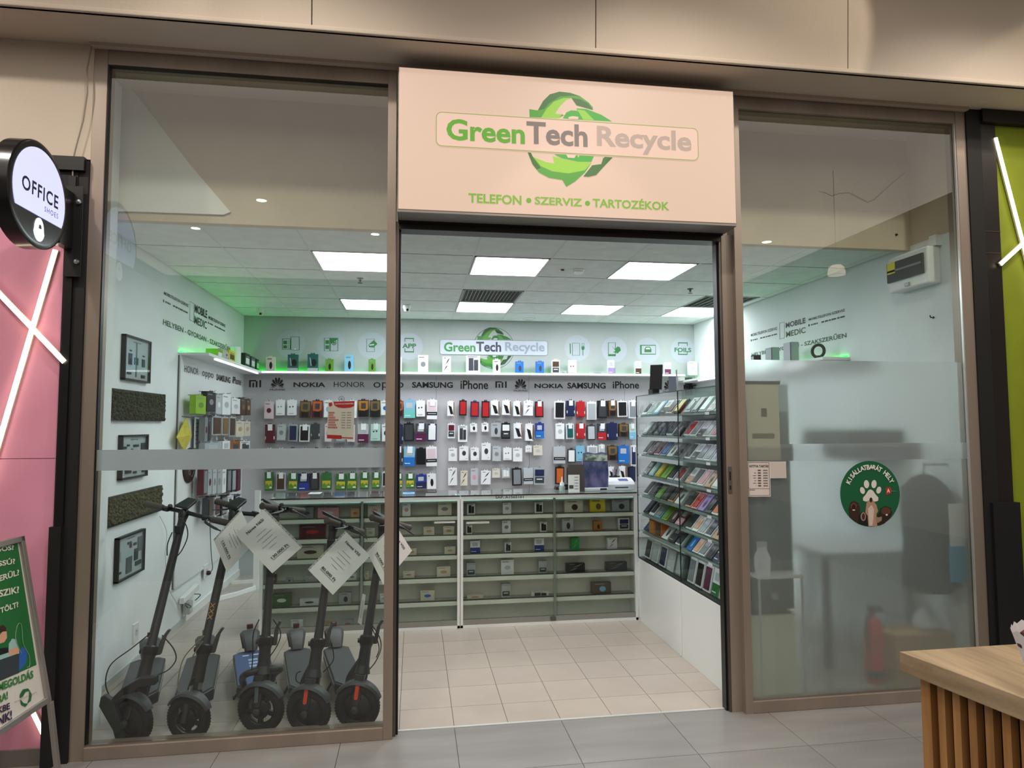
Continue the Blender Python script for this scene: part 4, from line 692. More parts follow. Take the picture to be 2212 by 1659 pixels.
for q in [(640, 192, 708, 0, 'tri', 'white', 'black', 'leftmost in '+RC), (952, 184, 1022, 0, 'plain', 'white', 'silver', 'middle of left bay, '+RC), (1230, 180, 1298, 0, 'tri', 'white', 'black', 'just left of divider, '+RC),
          (1490, 160, 1645, 0, 'small', 'cream', 'brown', 'left of the yellow box, '+RC), (1712, 138, 1838, 0, 'small', 'bright yellow', 'bronze', RC), (1905, 158, 2048, 0, 'small', 'silver', 'dark grey', 'far right, '+RC),
          (632, 378, 683, 1, 'tri', 'white', 'black', 'leftmost in '+RC), (945, 340, 1018, 1, 'plain', 'white', 'grey', 'middle of left bay, '+RC), (1276, 350, 1332, 1, 'tri', 'white', 'black', 'just left of divider, '+RC),
          (1468, 318, 1562, 1, 'small', 'pale grey', 'dark grey', 'right of divider, '+RC), (1745, 345, 1812, 1, 'small', 'amber', 'black', RC), (1960, 318, 2048, 1, 'two', 'white', 'navy', 'far right, '+RC),
          (667, 515, 752, 2, 'half', 'white', 'royal blue', 'leftmost in '+RC), (968, 530, 1022, 2, 'tri', 'white', 'black', 'middle of left bay, '+RC), (1225, 490, 1308, 2, 'half', 'white', 'royal blue', 'just left of divider, '+RC),
          (1545, 488, 1615, 2, 'cables', 'emerald', 'lime', 'right bay, '+RC), (1862, 488, 1942, 2, 'cables', 'white', 'red', 'right bay, '+RC),
          (636, 708, 712, 3, 'two', 'pale grey', 'silver', 'leftmost in '+RC), (936, 680, 1045, 3, 'plain', 'white', 'pale grey', 'middle of left bay, '+RC), (1262, 690, 1332, 3, 'two', 'pale grey', 'silver', 'just left of divider, '+RC),
          (1502, 710, 1662, 3, 'cables', 'black', 'grey', 'right of divider, '+RC), (1848, 698, 2028, 3, 'cables', 'black', 'grey', 'far right, '+RC),
          (640, 985, 780, 4, 'plain', 'cream', 'amber', 'leftmost in '+RC), (938, 890, 1015, 4, 'two', 'pale grey', 'silver', 'middle of left bay, '+RC), (1197, 958, 1348, 4, 'tri', 'white', 'black', 'just left of divider, '+RC), (1722, 875, 1890, 4, 'small', 'brown', 'sky blue', 'right bay, '+RC)]: citem(ZCC, *q)
for q in [(75, 172, 148, 0, 'plain', 'white', 'pink', 'right of the steel post, '+LC), (385, 172, 505, 0, 'plain', 'cream', 'grey', 'far right, '+LC), (260, 392, 355, 1, 'plain', 'cream', 'tan', 'left of the pair, '+LC), (432, 388, 528, 1, 'plain', 'cream', 'tan', 'far right, '+LC),
          (120, 580, 200, 2, 'plain', 'cream', 'tan', 'behind the last price sheet, '+LC), (443, 565, 538, 2, 'plain', 'cream', 'tan', 'far right, '+LC), (84, 778, 182, 3, 'plain', 'cream', 'tan', 'right of the steel post, '+LC), (378, 738, 495, 3, 'plain', 'cream', 'tan', 'far right, '+LC), (237, 945, 357, 4, 'plain', 'cream', 'blue', 'middle of right end, '+LC)]: citem(ZCC, *q)
for q in [(430, 180, 590, 0, 'plain', 'grey', 'dark grey', 'left bay, '+LC), (630, 180, 865, 0, 'plain', 'pink', 'pale pink', 'left bay, '+LC), (990, 190, 1090, 0, 'plain', 'peach', 'amber', 'left bay beside divider, '+LC), (1175, 130, 1320, 0, 'plain', 'cream', 'pink', 'right of divider, '+LC), (430, 370, 720, 1, 'plain', 'maroon', 'red', 'wide, behind scooters, '+LC), (1160, 405, 1255, 1, 'plain', 'cream', 'silver', 'right of divider, '+LC),
          (410, 590, 700, 2, 'plain', 'cream', 'brown', 'wide, between price sheets, '+LC), (130, 915, 185, 3, 'plain', 'dark grey', 'amber', 'far left, '+LC), (290, 950, 362, 3, 'small', 'silver', 'dark grey', 'beside the grey box, '+LC), (505, 905, 625, 3, 'plain', 'silver', 'peach', 'left bay, '+LC), (965, 900, 1055, 3, 'plain', 'white', 'grey', 'left of divider, '+LC), (1148, 870, 1190, 3, 'plain', 'cream', 'tan', 'right of divider, '+LC),
          (150, 1115, 345, 4, 'plain', 'leaf green', 'white', 'far left, '+LC), (450, 1170, 645, 4, 'plain', 'white', 'black', 'left bay, '+LC), (870, 1105, 1000, 4, 'small', 'silver', 'black', 'left of divider, '+LC), (1318, 1120, 1380, 4, 'plain', 'white', 'silver', 'behind steel post, '+LC), (358, 1395, 475, 5, 'plain', 'white', 'grey', 'left bay, '+LC), (700, 1430, 770, 5, 'plain', 'tan', 'brown', 'left bay, '+LC), (905, 1400, 1025, 5, 'plain', 'silver', 'orange', 'left bay, '+LC)]: citem(ZLC, *q, d=.04)
# things on the counter top
TZ = 1.0805
def ctop(Y_, px, py): return PY(Y_, px, py)
a = PZ(TZ, 1202, 1052); a.y = min(a.y, 2.2); t = thing('card_terminal', 'black card terminal lying on the counter left of the glue bottle', 'terminal', (a.x, a.y, TZ))
mb = MB(); mb.add([(a.x+x, a.y+y, TZ+z) for x, y, z in ((-.07, -.03, 0), (.07, -.03, 0), (.07, .05, 0), (-.07, .05, 0), (-.06, -.025, .03), (.05, -.025, .055), (.05, .045, .06), (-.06, .045, .035))], [(3, 2, 1, 0), (4, 5, 6, 7), (0, 1, 5, 4), (1, 2, 6, 5), (2, 3, 7, 6), (3, 0, 4, 7)]); mb.build('housing', black, t, bevel=.006)
MB().box(a.x-.045, a.x+.03, a.y-.029, a.y-.0255, TZ+.012, TZ+.03).build('keypad', mat('43464a', .4), t)
a = PZ(TZ, 1214, 1061); t = thing('glue_bottle', 'small white nozzle bottle on the counter front edge', 'bottle', (a.x, a.y, TZ)); MB().lathe([(.026, 0), (.027, .035), (.02, .05), (0, .052)], a, n=16).build('bottle', mat('9fb3ae', .15), t, smooth=True); MB().lathe([(.02, .045), (.018, .07), (.007, .085), (.005, .125), (0, .127)], a, n=14).build('nozzle', white, t, smooth=True)
a = PZ(TZ, 1240, 1063); t = thing('notice_stand', 'white notice sheet propped on counter against grey board', 'notice', (a.x, a.y, TZ)); box('sheet', mat('e6e8ea', .5), a.x-.05, a.x+.05, a.y, a.y+.003, TZ, TZ+.148, t)
box('board', mat('4b4643', .6), a.x-.045, a.x+.10, a.y+.02, a.y+.026, TZ, TZ+.235, t); mb = MB()
for k in range(5): mb.box(a.x+.005, a.x+.038, a.y-.001, a.y, TZ+.125-k*.025, TZ+.13-k*.025)
mb.build('print', mat('7e8285', .6), t); box('picture', mat('4c4a48', .5), a.x-.043, a.x-.005, a.y-.001, a.y, TZ+.03, TZ+.06, t)
a = PZ(TZ, 1287, 1061); t = thing('product_bag', 'large clear bag with bluish product picture on counter', 'bag', (a.x, a.y, TZ)); MB().box(a.x-.11, a.x+.115, a.y, a.y+.05, TZ, TZ+.03).build('tray', mat('dadde2', .3), t, bevel=.008)
MB().prism([(-.11, .03), (.115, .03), (.12, .15), (.11, .33), (.06, .34), (.0, .325), (-.06, .34), (-.105, .33), (-.115, .2)], (a.x, a.y+.01, TZ), (1, 0, 0), (0, 0, 1), (0, .03, 0)).build('bag', mat('39466b', .12, nz=('77749c', (14, 14, 9), .35, .65)), t)
MB().prism([(-.1, .26), (.11, .26), (.11, .32), (-.1, .32)], (a.x, a.y+.008, TZ), (1, 0, 0), (0, 0, 1), (0, .002, 0)).build('header', mat('54695f', .2, nz=('b9c7bd', (18, 18, 30), .4, .6)), t); box('label_panel', mat('24272e', .4), a.x+.04, a.x+.10, a.y-.002, a.y, TZ+.008, TZ+.025, t)
a = PZ(TZ, 1343, 1059); t = thing('cash_register', 'white receipt machine with violet display at counter right end', 'machine', (a.x, a.y, TZ)); w = .125
MB().prism([(0, 0), (0, .05), (.03, .075), (.11, .10), (.18, .10), (.18, 0)], (a.x-w, a.y, TZ), (0, 1, 0), (0, 0, 1), (2*w, 0, 0)).build('housing', mat('dfe2ea', .3), t, bevel=.006)
MB().ob((a.x-.01, a.y+.04, TZ+.0808), (.085, 0, 0), (0, .045, .0135), (0, -.0003, .001)).build('display', mat('5b5aa8', .2), t); box('paper_slot', mat('4c5055', .5), a.x-.06, a.x+.06, a.y-.0005, a.y+.002, TZ+.018, TZ+.03, t)
a = PZ(TZ, 1366, 1042); a.y = min(a.y, 2.27); a.x = min(a.x, 1.9); t = thing('pen_holder', 'black pen holder with violet pens behind the receipt machine', 'pen holder', (a.x, a.y, TZ)); MB().lathe([(.045, 0), (.05, .11), (.044, .11), (.04, .01), (0, .01)], a, n=16).build('cup', black, t); 
for dx, c in ((-.02, 'lilac'), (.0, 'navy'), (.02, 'silver')): MB().tube([a+V((dx*.5, 0, .02)), a+V((dx*1.6+.02, .01, .17))], .005, 6).build('pen', cm_(c), t)
# two sheets lying on the glass
for px, c, lb in ((883, 'sky blue', 'small blue leaflet lying on the counter right of the steel post'), (680, 'white', 'small white card lying on the left counter top')):
    a = PZ(TZ, px, 1066); t = thing('leaflet', lb, 'leaflet', (a.x, a.y, TZ)); box('sheet', cm_(c), a.x-.05, a.x+.05, a.y-.05, a.y+.1, TZ, TZ+.002, t); box('print', cm_('dark grey' if c == 'sky blue' else 'silver'), a.x-.02, a.x+.02, a.y+.02, a.y+.05, TZ+.002, TZ+.0025, t)
# ---------------------------------------------------------------- angled glass cabinet
GX, GX2 = 1.977, 2.405; gy = (.25, .95, 1.865); GZ = [1.906, 1.737, 1.569, 1.407, 1.232, 1.063, .907, .760, .535]
gc = thing('glass_cabinet', 'tall two-bay glass cabinet with white base just inside the doorway', 'cabinet', ((GX+GX2)/2, 1.05, 0))
for a, b in ((gy[0], gy[1]), (gy[1], gy[2])): box('base_panel', whiteg, GX, GX+.018, a+.003, b-.003, .0, .522, gc, bevel=.002)
box('base_end', mat('f0f0d8', .5), GX+.018, GX2, gy[0]+.002, gy[0]+.02, 0, .49, gc); box('base_end', whiteg, GX+.018, GX2, gy[2]-.02, gy[2], 0, .49, gc); box('base_back', whiteg, GX2-.016, GX2, gy[0]+.02, gy[2]-.02, 0, .5, gc); box('base_deck', mat('23282a', .5), GX+.002, GX2, gy[0], gy[2], .522, .535, gc)
edg = mat('182322', .25); seam = mat('9fb5ae', .2, name='green_glass_edge')
for y in gy: box('glass_edge', edg, GX-.001, GX+.006, y-.004, y+.004, .535, GZ[0], gc)
box('glass_edge', edg, GX-.001, GX+.006, gy[0], gy[2], GZ[0]-.004, GZ[0], gc)
for a, b in ((gy[0], gy[1]), (gy[1], gy[2])): box('glass_front', gcl, GX, GX+.004, a+.005, b-.005, .537, GZ[0]-.004, gc)
box('glass_end', gcl, GX+.006, GX2, gy[0], gy[0]+.004, .537, GZ[0], gc); box('glass_divider', gcl, GX+.01, GX2-.02, gy[1]-.002, gy[1]+.002, .537, GZ[0], gc); box('glass_top', gcl, GX, GX2, gy[0], gy[2], GZ[0], GZ[0]+.006, gc)
box('cabinet_back', mat('9aa3a3', .35), GX2-.012, GX2-.004, gy[1]+.01, gy[2], .535, GZ[0], gc); box('cabinet_back', mat('b4babb', .35), GX2-.012, GX2-.004, gy[0], gy[1]-.01, .535, GZ[0], gc)
lit = mat('f4f2ff', .4, em=5.)
for k in range(1, 8):
    box('shelf', mat('7d908c', .2), GX+.012, GX2-.012, gy[0]+.006, gy[2]-.006, GZ[k]-.004, GZ[k], gc); box('shelf_rail', mat('8fa29e', .3, .3), GX+.005, GX+.012, gy[0]+.006, gy[2]-.006, GZ[k]-.012, GZ[k]+.001, gc)
    box('light_tube', lit, GX+.04, GX+.05, gy[0]+.03, gy[1]-.03, GZ[k]-.010, GZ[k]-.0045, gc)
    for y in (gy[0]+.20, gy[2]-.09): box('label_holder', mat('cdd3d6', .3), GX-.0025, GX-.0012, y-.03, y+.03, GZ[k]-.014, GZ[k]+.004, gc)
LV = ['top', 'second', 'third', 'fourth', 'fifth', 'sixth', 'seventh', 'bottom']
LB_ = [[('white', 'black'), ('mint', 'silver'), ('sky blue', 'white'), ('white', 'dark grey'), ('white', 'black'), ('dark grey', 'yellow')],
 [('silver', 'white'), ('black', 'dark grey'), ('dark grey', 'black'), ('dark grey', 'navy'), ('white', 'black'), ('black', 'silver')],
 [('white', 'black'), ('brown', 'maroon'), ('pale pink', 'maroon'), ('silver', 'blue'), ('white', 'dark grey'), ('grey', 'black')],
 [('dark grey', 'grey'), ('sky blue', 'mint'), ('yellow', 'bright yellow'), ('lime', 'green'), ('white', 'black'), ('white', 'red')],
 [('white', 'black'), ('navy', 'dark grey'), ('green', 'lime'), ('black', 'dark grey'), ('tan', 'black'), ('white', 'dark grey')],
 [('black', 'navy'), ('white', 'black'), ('sky blue', 'grey'), ('lime', 'green'), ('black', 'pink'), ('maroon', 'pink')],
 [('navy', 'blue'), ('orange', 'amber'), ('orange', 'brown'), ('white', 'navy'), ('navy', 'dark grey'), ('white', 'dark grey')],
 [('white', 'black'), ('white', 'pale grey'), ('white', 'navy'), ('silver', 'pale grey'), ('grey', 'silver')]]
RB_ = [[('silver', 'grey'), ('grey', 'dark grey'), ('pale grey', 'mint'), ('mint', 'grey'), ('white', 'silver')],
 [('white', 'red'), ('white', 'grey'), ('pale pink', 'dark grey'), ('white', 'silver'), ('white', 'pink'), ('white', 'blue')],
 [('white', 'black'), ('white', 'dark grey'), ('white', 'grey'), ('white', 'silver'), ('pale grey', 'lilac'), ('white', 'pale grey')],
 [('white', 'tan'), ('white', 'dark grey'), ('white', 'pink'), ('tan', 'black'), ('mint', 'white'), ('white', 'red')],
 [('peach', 'black'), ('pink', 'red'), ('lilac', 'purple'), ('dark grey', 'black'), ('white', 'orange'), ('white', 'navy')],
 [('white', 'black'), ('white', 'peach'), ('white', 'silver'), ('white', 'dark grey'), ('tan', 'black'), ('white', 'grey')],
 [('blue', 'sky blue'), ('white', 'peach'), ('white', 'grey'), ('black', 'dark grey'), ('white', 'navy'), ('white', 'black')],
 [('white', 'grey'), ('white', 'black'), ('white', 'purple'), ('white', 'leaf green'), ('white', 'navy')]]
for bay, (rows, ya, yb_) in (('left', (LB_, gy[1]+.03, gy[2]-.05)), ('right', (RB_, gy[0]+.03, gy[1]-.03))):
    for k, cols in enumerate(rows):
        n = len(cols); pit = (yb_-ya)/n
        for j, (b, i) in enumerate(cols):
            y1 = yb_-j*pit; w = pit*(.80 if bay == 'left' else .84); zf = GZ[k+1]+.001
            if k < 7: an = math.radians(50); h = .135; vv = (math.cos(an), 0, math.sin(an)); x0 = GX+.030; d = .018
            else: h = .175 if bay == 'right' else .16; an = math.radians(78); vv = (math.cos(an), 0, math.sin(an)); x0 = GX+.035; d = .03
            if k == 6 and b == 'orange': w = pit*.99; h = .12; an = math.radians(88); vv = (math.cos(an), 0, math.sin(an)); d = .1
            U = V((0, -1, 0)); Vv = V(vv)
            O = V((x0, y1, zf+d*abs(math.cos(an)) if k < 8 else zf)); st = 'tri' if (j*7+k*3) % 11 == 0 else 'half' if (j+k) % 7 == 3 else 'frame' if (j+k) % 3 or k == 7 else 'small'
            body, dec, d_ = style(st, b, i)
            card('accessory_box', O, U, Vv, w, h, d, body, dec, '%s, %s from left, %s shelf, %s cabinet bay' % (d_, ORD[j], LV[k], bay), 'box', 'stock inside the glass cabinet', hang=False)
# front low tier of small flat packs on some shelves
for k, cols in ((0, ('brown', 'dark grey', 'maroon', 'black', 'silver')), (1, ('silver', 'grey', 'white', 'silver'))):
    pass
# monitor, acrylic stand on top
a = PX(2.06, 1403, 851); b = PX(2.06, 1425, 806)
t = thing('monitor', 'black monitor seen from behind on top of the glass cabinet', 'monitor', (2.2, 1.62, GZ[0]+.007)); p0, p1 = PY(1.70, 1402, 800), PY(1.70, 1424, 800)
MB().ob((p0.x, 1.70, GZ[0]+.05), (p1.x-p0.x, -.05, 0), (.05, .12, 0), (.012, 0, .21)).build('screen_shell', mat('121314', .4), t, bevel=.004)
MB().box(p0.x+.02, p0.x+.08, 1.68, 1.78, GZ[0]+.007, GZ[0]+.055).build('stand', black, t)
p0 = PY(1.5, 1447, 830); p1 = PY(1.5, 1462, 830); t = thing('acrylic_stand', 'clear grey acrylic sheet stand on top of the glass cabinet', 'stand', (p0.x, 1.5, GZ[0]+.007)); box('sheet', mat('7c8290', .1), p0.x-.01, p1.x, 1.5, 1.504, GZ[0]+.01, GZ[0]+.15, t); box('foot', gcl, p0.x-.01, p1.x+.03, 1.47, 1.53, GZ[0]+.007, GZ[0]+.011, t); MB().ob((p1.x, 1.498, GZ[0]+.01), (.012, 0, 0), (-.008, 0, .19), (0, .004, 0)).build('side_wing', mat('b9c0c6', .2), t)
# ================================================================ electric scooters
sk = mat('26282a', .45, name='scooter_black'); sk2 = mat('3d4245', .5, name='scooter_grey'); rub = mat('141415', .8, bump=.3, name='rubber'); sk3 = mat('191a1c', .35); chrome = mat('c8ccd0', .15, .95)
def arc(mb, c, ax, R, wdt, th, a0, a1, up, n=18):
    """curved mudguard: a strip bent round the wheel axis"""
    c, ax = V(c), V(ax).normalized(); u = (V(up)-ax*V(up).dot(ax)).normalized(); w = ax.cross(u); vs = []
    for i in range(n+1):
        a = a0+(a1-a0)*i/n; d = u*math.cos(a)+w*math.sin(a); k = wdt*(.62+.38*math.sin(math.pi*i/n))
        vs += [c+d*R-ax*k/2-d*th*1.5, c+d*(R+th)-ax*k*.36, c+d*(R+th*1.6), c+d*(R+th)+ax*k*.36, c+d*R+ax*k/2-d*th*1.5, c+d*(R-th*.4)]
    m = 6; fs = [(i*m+j, i*m+(j+1) % m, (i+1)*m+(j+1) % m, (i+1)*m+j) for i in range(n) for j in range(m)]+[tuple(reversed(range(m))), tuple(range(n*m, n*m+m))]
    return mb.add(vs, fs)
def bez(pts, n=7):
    out = []; p = [V(q) for q in pts]; p = [p[0]]+p+[p[-1]]
    for i in range(1, len(p)-2):
        for k in range(n):
            t = k/n; a, b, c, d = p[i-1:i+3]; out.append(.5*((2*b)+(c-a)*t+(2*a-5*b+4*c-d)*t*t+(3*b-a-3*c+d)*t*t*t))
    return out+[p[-2]]
def wheel(t, c, ax, r, kind, name='front_wheel'):
    ax = V(ax).normalized(); w = MB().torus(c, ax, r-.027, .027, 36, 10, sq=1.05).build(name, rub, t, smooth=True)
    mb = MB()
    for k in range(48):
        a = k*math.pi/24; u = ax.cross(V((0, 0, 1))).normalized(); z = ax.cross(u); d = u*math.cos(a)+z*math.sin(a); s = ax.cross(d)
        for sg_ in (-1, 1): mb.ob(V(c)+d*(r-.0062)+ax*(.010*sg_-.005)+s*(.003*sg_), ax*.010, s*.008, d*.0045)
    mb.build('tread', rub, w)
    MB().torus(c, ax, r-.05, .007, 30, 8, sq=2.4).build('rim', mat('2d2f31', .35, .4) if kind != 'ring' else mat('55585a', .3, .6), w, smooth=True)
    mb = MB()
    if kind == 'disc':
        mb.lathe([(r-.052, -.012), (r-.058, -.017), (.045, -.022), (.03, -.03), (0, -.03)], c, -ax, 28).lathe([(r-.052, -.012), (r-.058, -.017), (.045, -.022), (0, -.024)], c, ax, 28); mb.build('hub', mat('202224', .4), w, smooth=True)
        mb = MB()
        for k in range(5):
            a = k*1.2566+.3; u = ax.cross(V((0, 0, 1))).normalized(); z = ax.cross(u); mb.lathe([(.006, 0), (.006, .002), (0, .002)], V(c)+(u*math.cos(a)+z*math.sin(a))*(r-.072)+ax*.018, ax, 8)
        stuff(mb.build('bolt_heads', chrome if kind == 'x' else mat('0c0c0d', .3), w))
    else:
        MB().lathe([(0, -.03), (.03, -.03), (.05, -.016), (.052, .016), (.03, .03), (0, .03)], c, ax, 20).build('hub', sk3, w, smooth=True)
        for k in range(5):
            a = k*1.2566+.3; u = ax.cross(V((0, 0, 1))).normalized(); z = ax.cross(u); d = u*math.cos(a)+z*math.sin(a); e = ax.cross(d)
            MB().ob(V(c)+d*.03-e*.013-ax*.008, d*(r-.085), e*.026, ax*.016).build('spoke', sk3, w)
    return w
def scooter(name, label, Wpx, r, kind, phi, T, tiltR, barL, barR, fork, extra):
    c = PZ(r, *Wpx); C0 = V((c.x, c.y, 0)); t = thing(name, label, 'scooter', C0, 'electric scooters behind the left pane')
    v = V((CP.x-c.x, CP.y-c.y, 0)).normalized(); a = math.radians(-phi); ax = V((v.x*math.cos(a)-v.y*math.sin(a), v.x*math.sin(a)+v.y*math.cos(a), 0))
    T = V(T); R = V((tiltR[0], tiltR[1], 0)); d = (R-C0).normalized(); lat = V((-d.y, d.x, 0))
    s = (T-c).normalized(); K = c+s*(r+.05); M = c+s*.335; up = V((0, 0, 1))
    wheel(t, c, ax, r, kind)
    wr = V((R.x, R.y, r-.01)); wheel(t, wr, lat, r-.01, 'disc', 'rear_wheel')
    arc(MB(), c, ax, r+.008, .075, .005, -1.15, 1.05, s).build('front_mudguard', sk2, t, smooth=True)
    rf = arc(MB(), wr, lat, r+.012, .125, .007, -1.45, 1.35, up*.9+d*.25).build('rear_mudguard', sk2, t, smooth=True)
    MB().ob(wr+up*(r+.02)+d*.03-lat*.02, lat*.04, d*.025, up*.03).build('tail_light', mat('4a1414', .3), t, bevel=.003)
    if fork == 'susp':
        MB().ob(K-ax*.055-s*.0-lat*.0-V((0, .02, 0)), ax*.11, V((0, .045, 0)), s*.04).build('fork_crown', sk, t, bevel=.006)
        for sg_ in (-1, 1):
            o = ax*(.042*sg_); MB().tube([K+o, K+o-s*.06], .010, 10).build('chrome_tube', chrome, t, smooth=True); MB().tube([K+o-s*.05, c+o-s*.01], [.015, .017], 10).build('fork_leg', sk, t, smooth=True)
    else:
        for sg_ in (-1, 1):
            o = ax*(.042*sg_); sd = s.cross(ax).normalized()
            MB().add([K+ax*(.012*sg_)+sd*.03, K+ax*(.012*sg_)-sd*.03, K+o*1.15-sd*.026, K+o*1.15+sd*.026, c+o+s*.02-sd*.017, c+o+s*.02+sd*.017, c+o*1.25+s*.02-sd*.015, c+o*1.25+s*.02+sd*.015],
                     [(0, 1, 2, 3), (1, 4, 6, 2), (0, 3, 7, 5), (0, 5, 4, 1), (3, 2, 6, 7), (4, 5, 7, 6)]).build('fork_leg', sk, t, bevel=.004)
            MB().lathe([(.019, 0), (.019, .012), (.012, .017), (0, .017)], c+ax*(.045*sg_), ax*sg_, 14).build('axle_cap', mat('44484b', .4, .4), t, smooth=True)
            if fork == 'refl': MB().prism([(-.011, -.032), (-.011, .032), (-.005, .039), (.005, .039), (.011, .032), (.011, -.032), (.005, -.039), (-.005, -.039)], c+ax*(.062*sg_)+s*.092, sd, s, ax*(.004*sg_)).build('reflector', mat('e0431f', .3), t, bevel=.002)
            if fork == 'grey': MB().prism([(-.011, -.05), (-.011, .05), (.011, .05), (.011, -.05)], c+ax*(.060*sg_)+s*.10, sd, s, ax*(.005*sg_)).build('fork_cover', mat('565d61', .4), t, bevel=.004)
        MB().tube([K-s*.01, K+s*.03], [.045, .036], 14).build('fork_crown', sk, t, smooth=True)
    MB().tube([K, K+s*.02, M-s*.035, M-s*.02], [.033, .034, .031, .036], 18).build('head_tube', sk, t, smooth=True)
    MB().tube([M-s*.02, M-s*.012, M+s*.022, M+s*.03], [.036, .041, .041, .034], 18).build('folding_clamp', sk3, t, smooth=True)
    sd = V((1, 0, 0)); MB().tube([M-sd*.05+s*.004, M-sd*.03+s*.004], .013, 10).build('clamp_knob', sk3, t, smooth=True)
    MB().add([M+sd*.035-s*.02, M+sd*.06-s*.02, M+sd*.066+s*.075, M+sd*.082+s*.105, M+sd*.066+s*.11, M+sd*.046+s*.07]+[p+V((0, .022, 0)) for p in (M+sd*.035-s*.02, M+sd*.06-s*.02, M+sd*.066+s*.075, M+sd*.082+s*.105, M+sd*.066+s*.11, M+sd*.046+s*.07)],
             [(5, 4, 3, 2, 1, 0), (6, 7, 8, 9, 10, 11)]+[(i, (i+1) % 6, (i+1) % 6+6, i+6) for i in range(6)]).build('folding_latch', sk, t, bevel=.003)
    MB().tube([M+s*.02, M+s*.08, T-s*.06, T-s*.02], [.027, .0235, .0225, .026], 16).build('stem', sk, t, smooth=True)
    MB().tube([T-s*.04, T-s*.01, T+s*.012], [.026, .031, .024], 14).build('stem_head', sk3, t, smooth=True)
    # deck and neck
    zt = .155; Df = C0+d*(r+.10); De = R-d*(r*.55); hw = extra.get('w', .085)
    pf = [Df-lat*hw*.5, Df+d*.07-lat*hw, De-d*.04-lat*hw, De-lat*hw*.62, De+lat*hw*.62, De-d*.04+lat*hw, Df+d*.07+lat*hw, Df+lat*hw*.5]
    MB().add([p+up*(zt-.062) for p in pf]+[p+up*zt for p in pf], [(7, 6, 5, 4, 3, 2, 1, 0), (8, 9, 10, 11, 12, 13, 14, 15)]+[(i, (i+1) % 8, (i+1) % 8+8, i+8) for i in range(8)]).build('deck', sk, t, bevel=.006)
    mc_ = (Df+De)/2; pm = [mc_+(p-mc_)*.93 for p in pf]
    dm = MB().add([p+up*(zt+.0005) for p in pm]+[p+up*(zt+.005) for p in pm], [(7, 6, 5, 4, 3, 2, 1, 0), (8, 9, 10, 11, 12, 13, 14, 15)]+[(i, (i+1) % 8, (i+1) % 8+8, i+8) for i in range(8)]).build('deck_mat', extra.get('mat', sk2), t)
    if 'mat' in extra:
        for k in (-.5, .05): MB().ob(De-d*.12+lat*hw*(k+.45)+up*(zt+.0055), -lat*hw*.35, d*.02, up*.001).build('deck_print', mat('c6cdd8', .4), t)
        for k in range(4): MB().ob(mc_-d*(.05-.06*k)-lat*.03+up*(zt+.0055), lat*.055, d*.035, up*.001).build('deck_print', mat('9fb2d0', .4), t)
    for sg_ in (-1, 1): MB().ob(Df+d*.10+lat*(hw*sg_)+up*(zt-.02), (De-Df)*.75, lat*.003*sg_, up*.006).build('side_trim', mat('b9bdbf', .3, .6), t)
    if extra.get('loop'):
        for sg_ in (-1, 1): MB().tube(bez([M-s*.14+lat*.01*sg_, M-s*.15+lat*.085*sg_, Df+d*.0+lat*(.085*sg_)+up*.22, Df+d*.06+lat*(.06*sg_)+up*.12], 5), .019, 10).build('frame_arm', sk, t, smooth=True)
    MB().tube(bez([K+s*.07, K+s*.05+d*.06-up*.02, Df+up*.20, Df+d*.05+up*.13], 6), [.03]*18+[.036], 12).build('frame_neck', sk, t, smooth=True)
    mk = (Df*.6+De*.4); MB().tube([mk+lat*.07+up*.09, mk+lat*.10+d*.015+up*.03, mk+lat*.115+d*.02+up*.006, mk+lat*.115+d*.05+up*.006], .007, 8).build('kickstand', sk3, t, smooth=True)
    # handlebar
    L_, Rr = V(barL), V(barR); b = (Rr-L_).normalized(); ba = MB().tube(bez([L_, L_+b*.10, T+s*.0, Rr-b*.10, Rr], 5), .0125, 10).build('handlebar', sk3, t, smooth=True)
    for e, bb in ((L_, b), (Rr, -b)):
        g = MB().tube([e-bb*.004, e, e+bb*.02, e+bb*.11, e+bb*.12], [.014, .0205, .0185, .0185, .0165], 14).build('grip', mat('4a4440', .7, bump=.3), t, smooth=True)
    f_ = b.cross(up).normalized(); f_ = f_ if f_.y < 0 else -f_
    for e, bb, sg_ in ((L_, b, 1), (Rr, -b, -1)):
        k = e+bb*.135; MB().ob(k-up*.012+f_*.004, bb*.035, f_*.022, up*.024).build('lever_clamp', sk3, t, bevel=.003)
        MB().tube(bez([k+f_*.02, k+f_*.045-bb*.01-up*.012, k+f_*.05-bb*.07-up*.03, k+f_*.045-bb*.12-up*.042], 4), [.008]*10+[.0045]*3, 8, flat=.5).build('brake_lever', sk3, t, smooth=True)
    fr = -f_; q = T+s*.025; o = q-b*.045+f_*.035
    MB().add([o, o+b*.09, o+b*.075-f_*.095+up*.03, o+b*.015-f_*.095+up*.03, o+up*.014, o+b*.09+up*.014, o+b*.078-f_*.10+up*.052, o+b*.012-f_*.10+up*.052], [(3, 2, 1, 0), (4, 5, 6, 7), (0, 1, 5, 4), (1, 2, 6, 5), (2, 3, 7, 6), (3, 0, 4, 7)]).build('display', sk3, t, bevel=.003)
    MB().lathe([(.014, 0), (.014, .012), (.008, .02), (0, .02)], L_+b*.17+up*.012, up, 12).build('bell', mat('3a3a3c', .3, .5), t, smooth=True)
    h = T-s*.10; MB().ob(h-V((.018, .05, .02)), (.036, 0, 0), (0, .03, 0), (0, 0, .042)).build('headlight', mat('33363a', .2), t, bevel=.004)
    for pts in extra.get('cables', []):
        yy = pts[0]; MB().tube(bez([PY(yy, *p) for p in pts[1:]], 6), .0032, 6).build('cable', mat('101011', .5) if len(pts) < 9 and not extra.get('pale') else mat('8d8468', .5), t, smooth=True)
    return t, c, ax, s
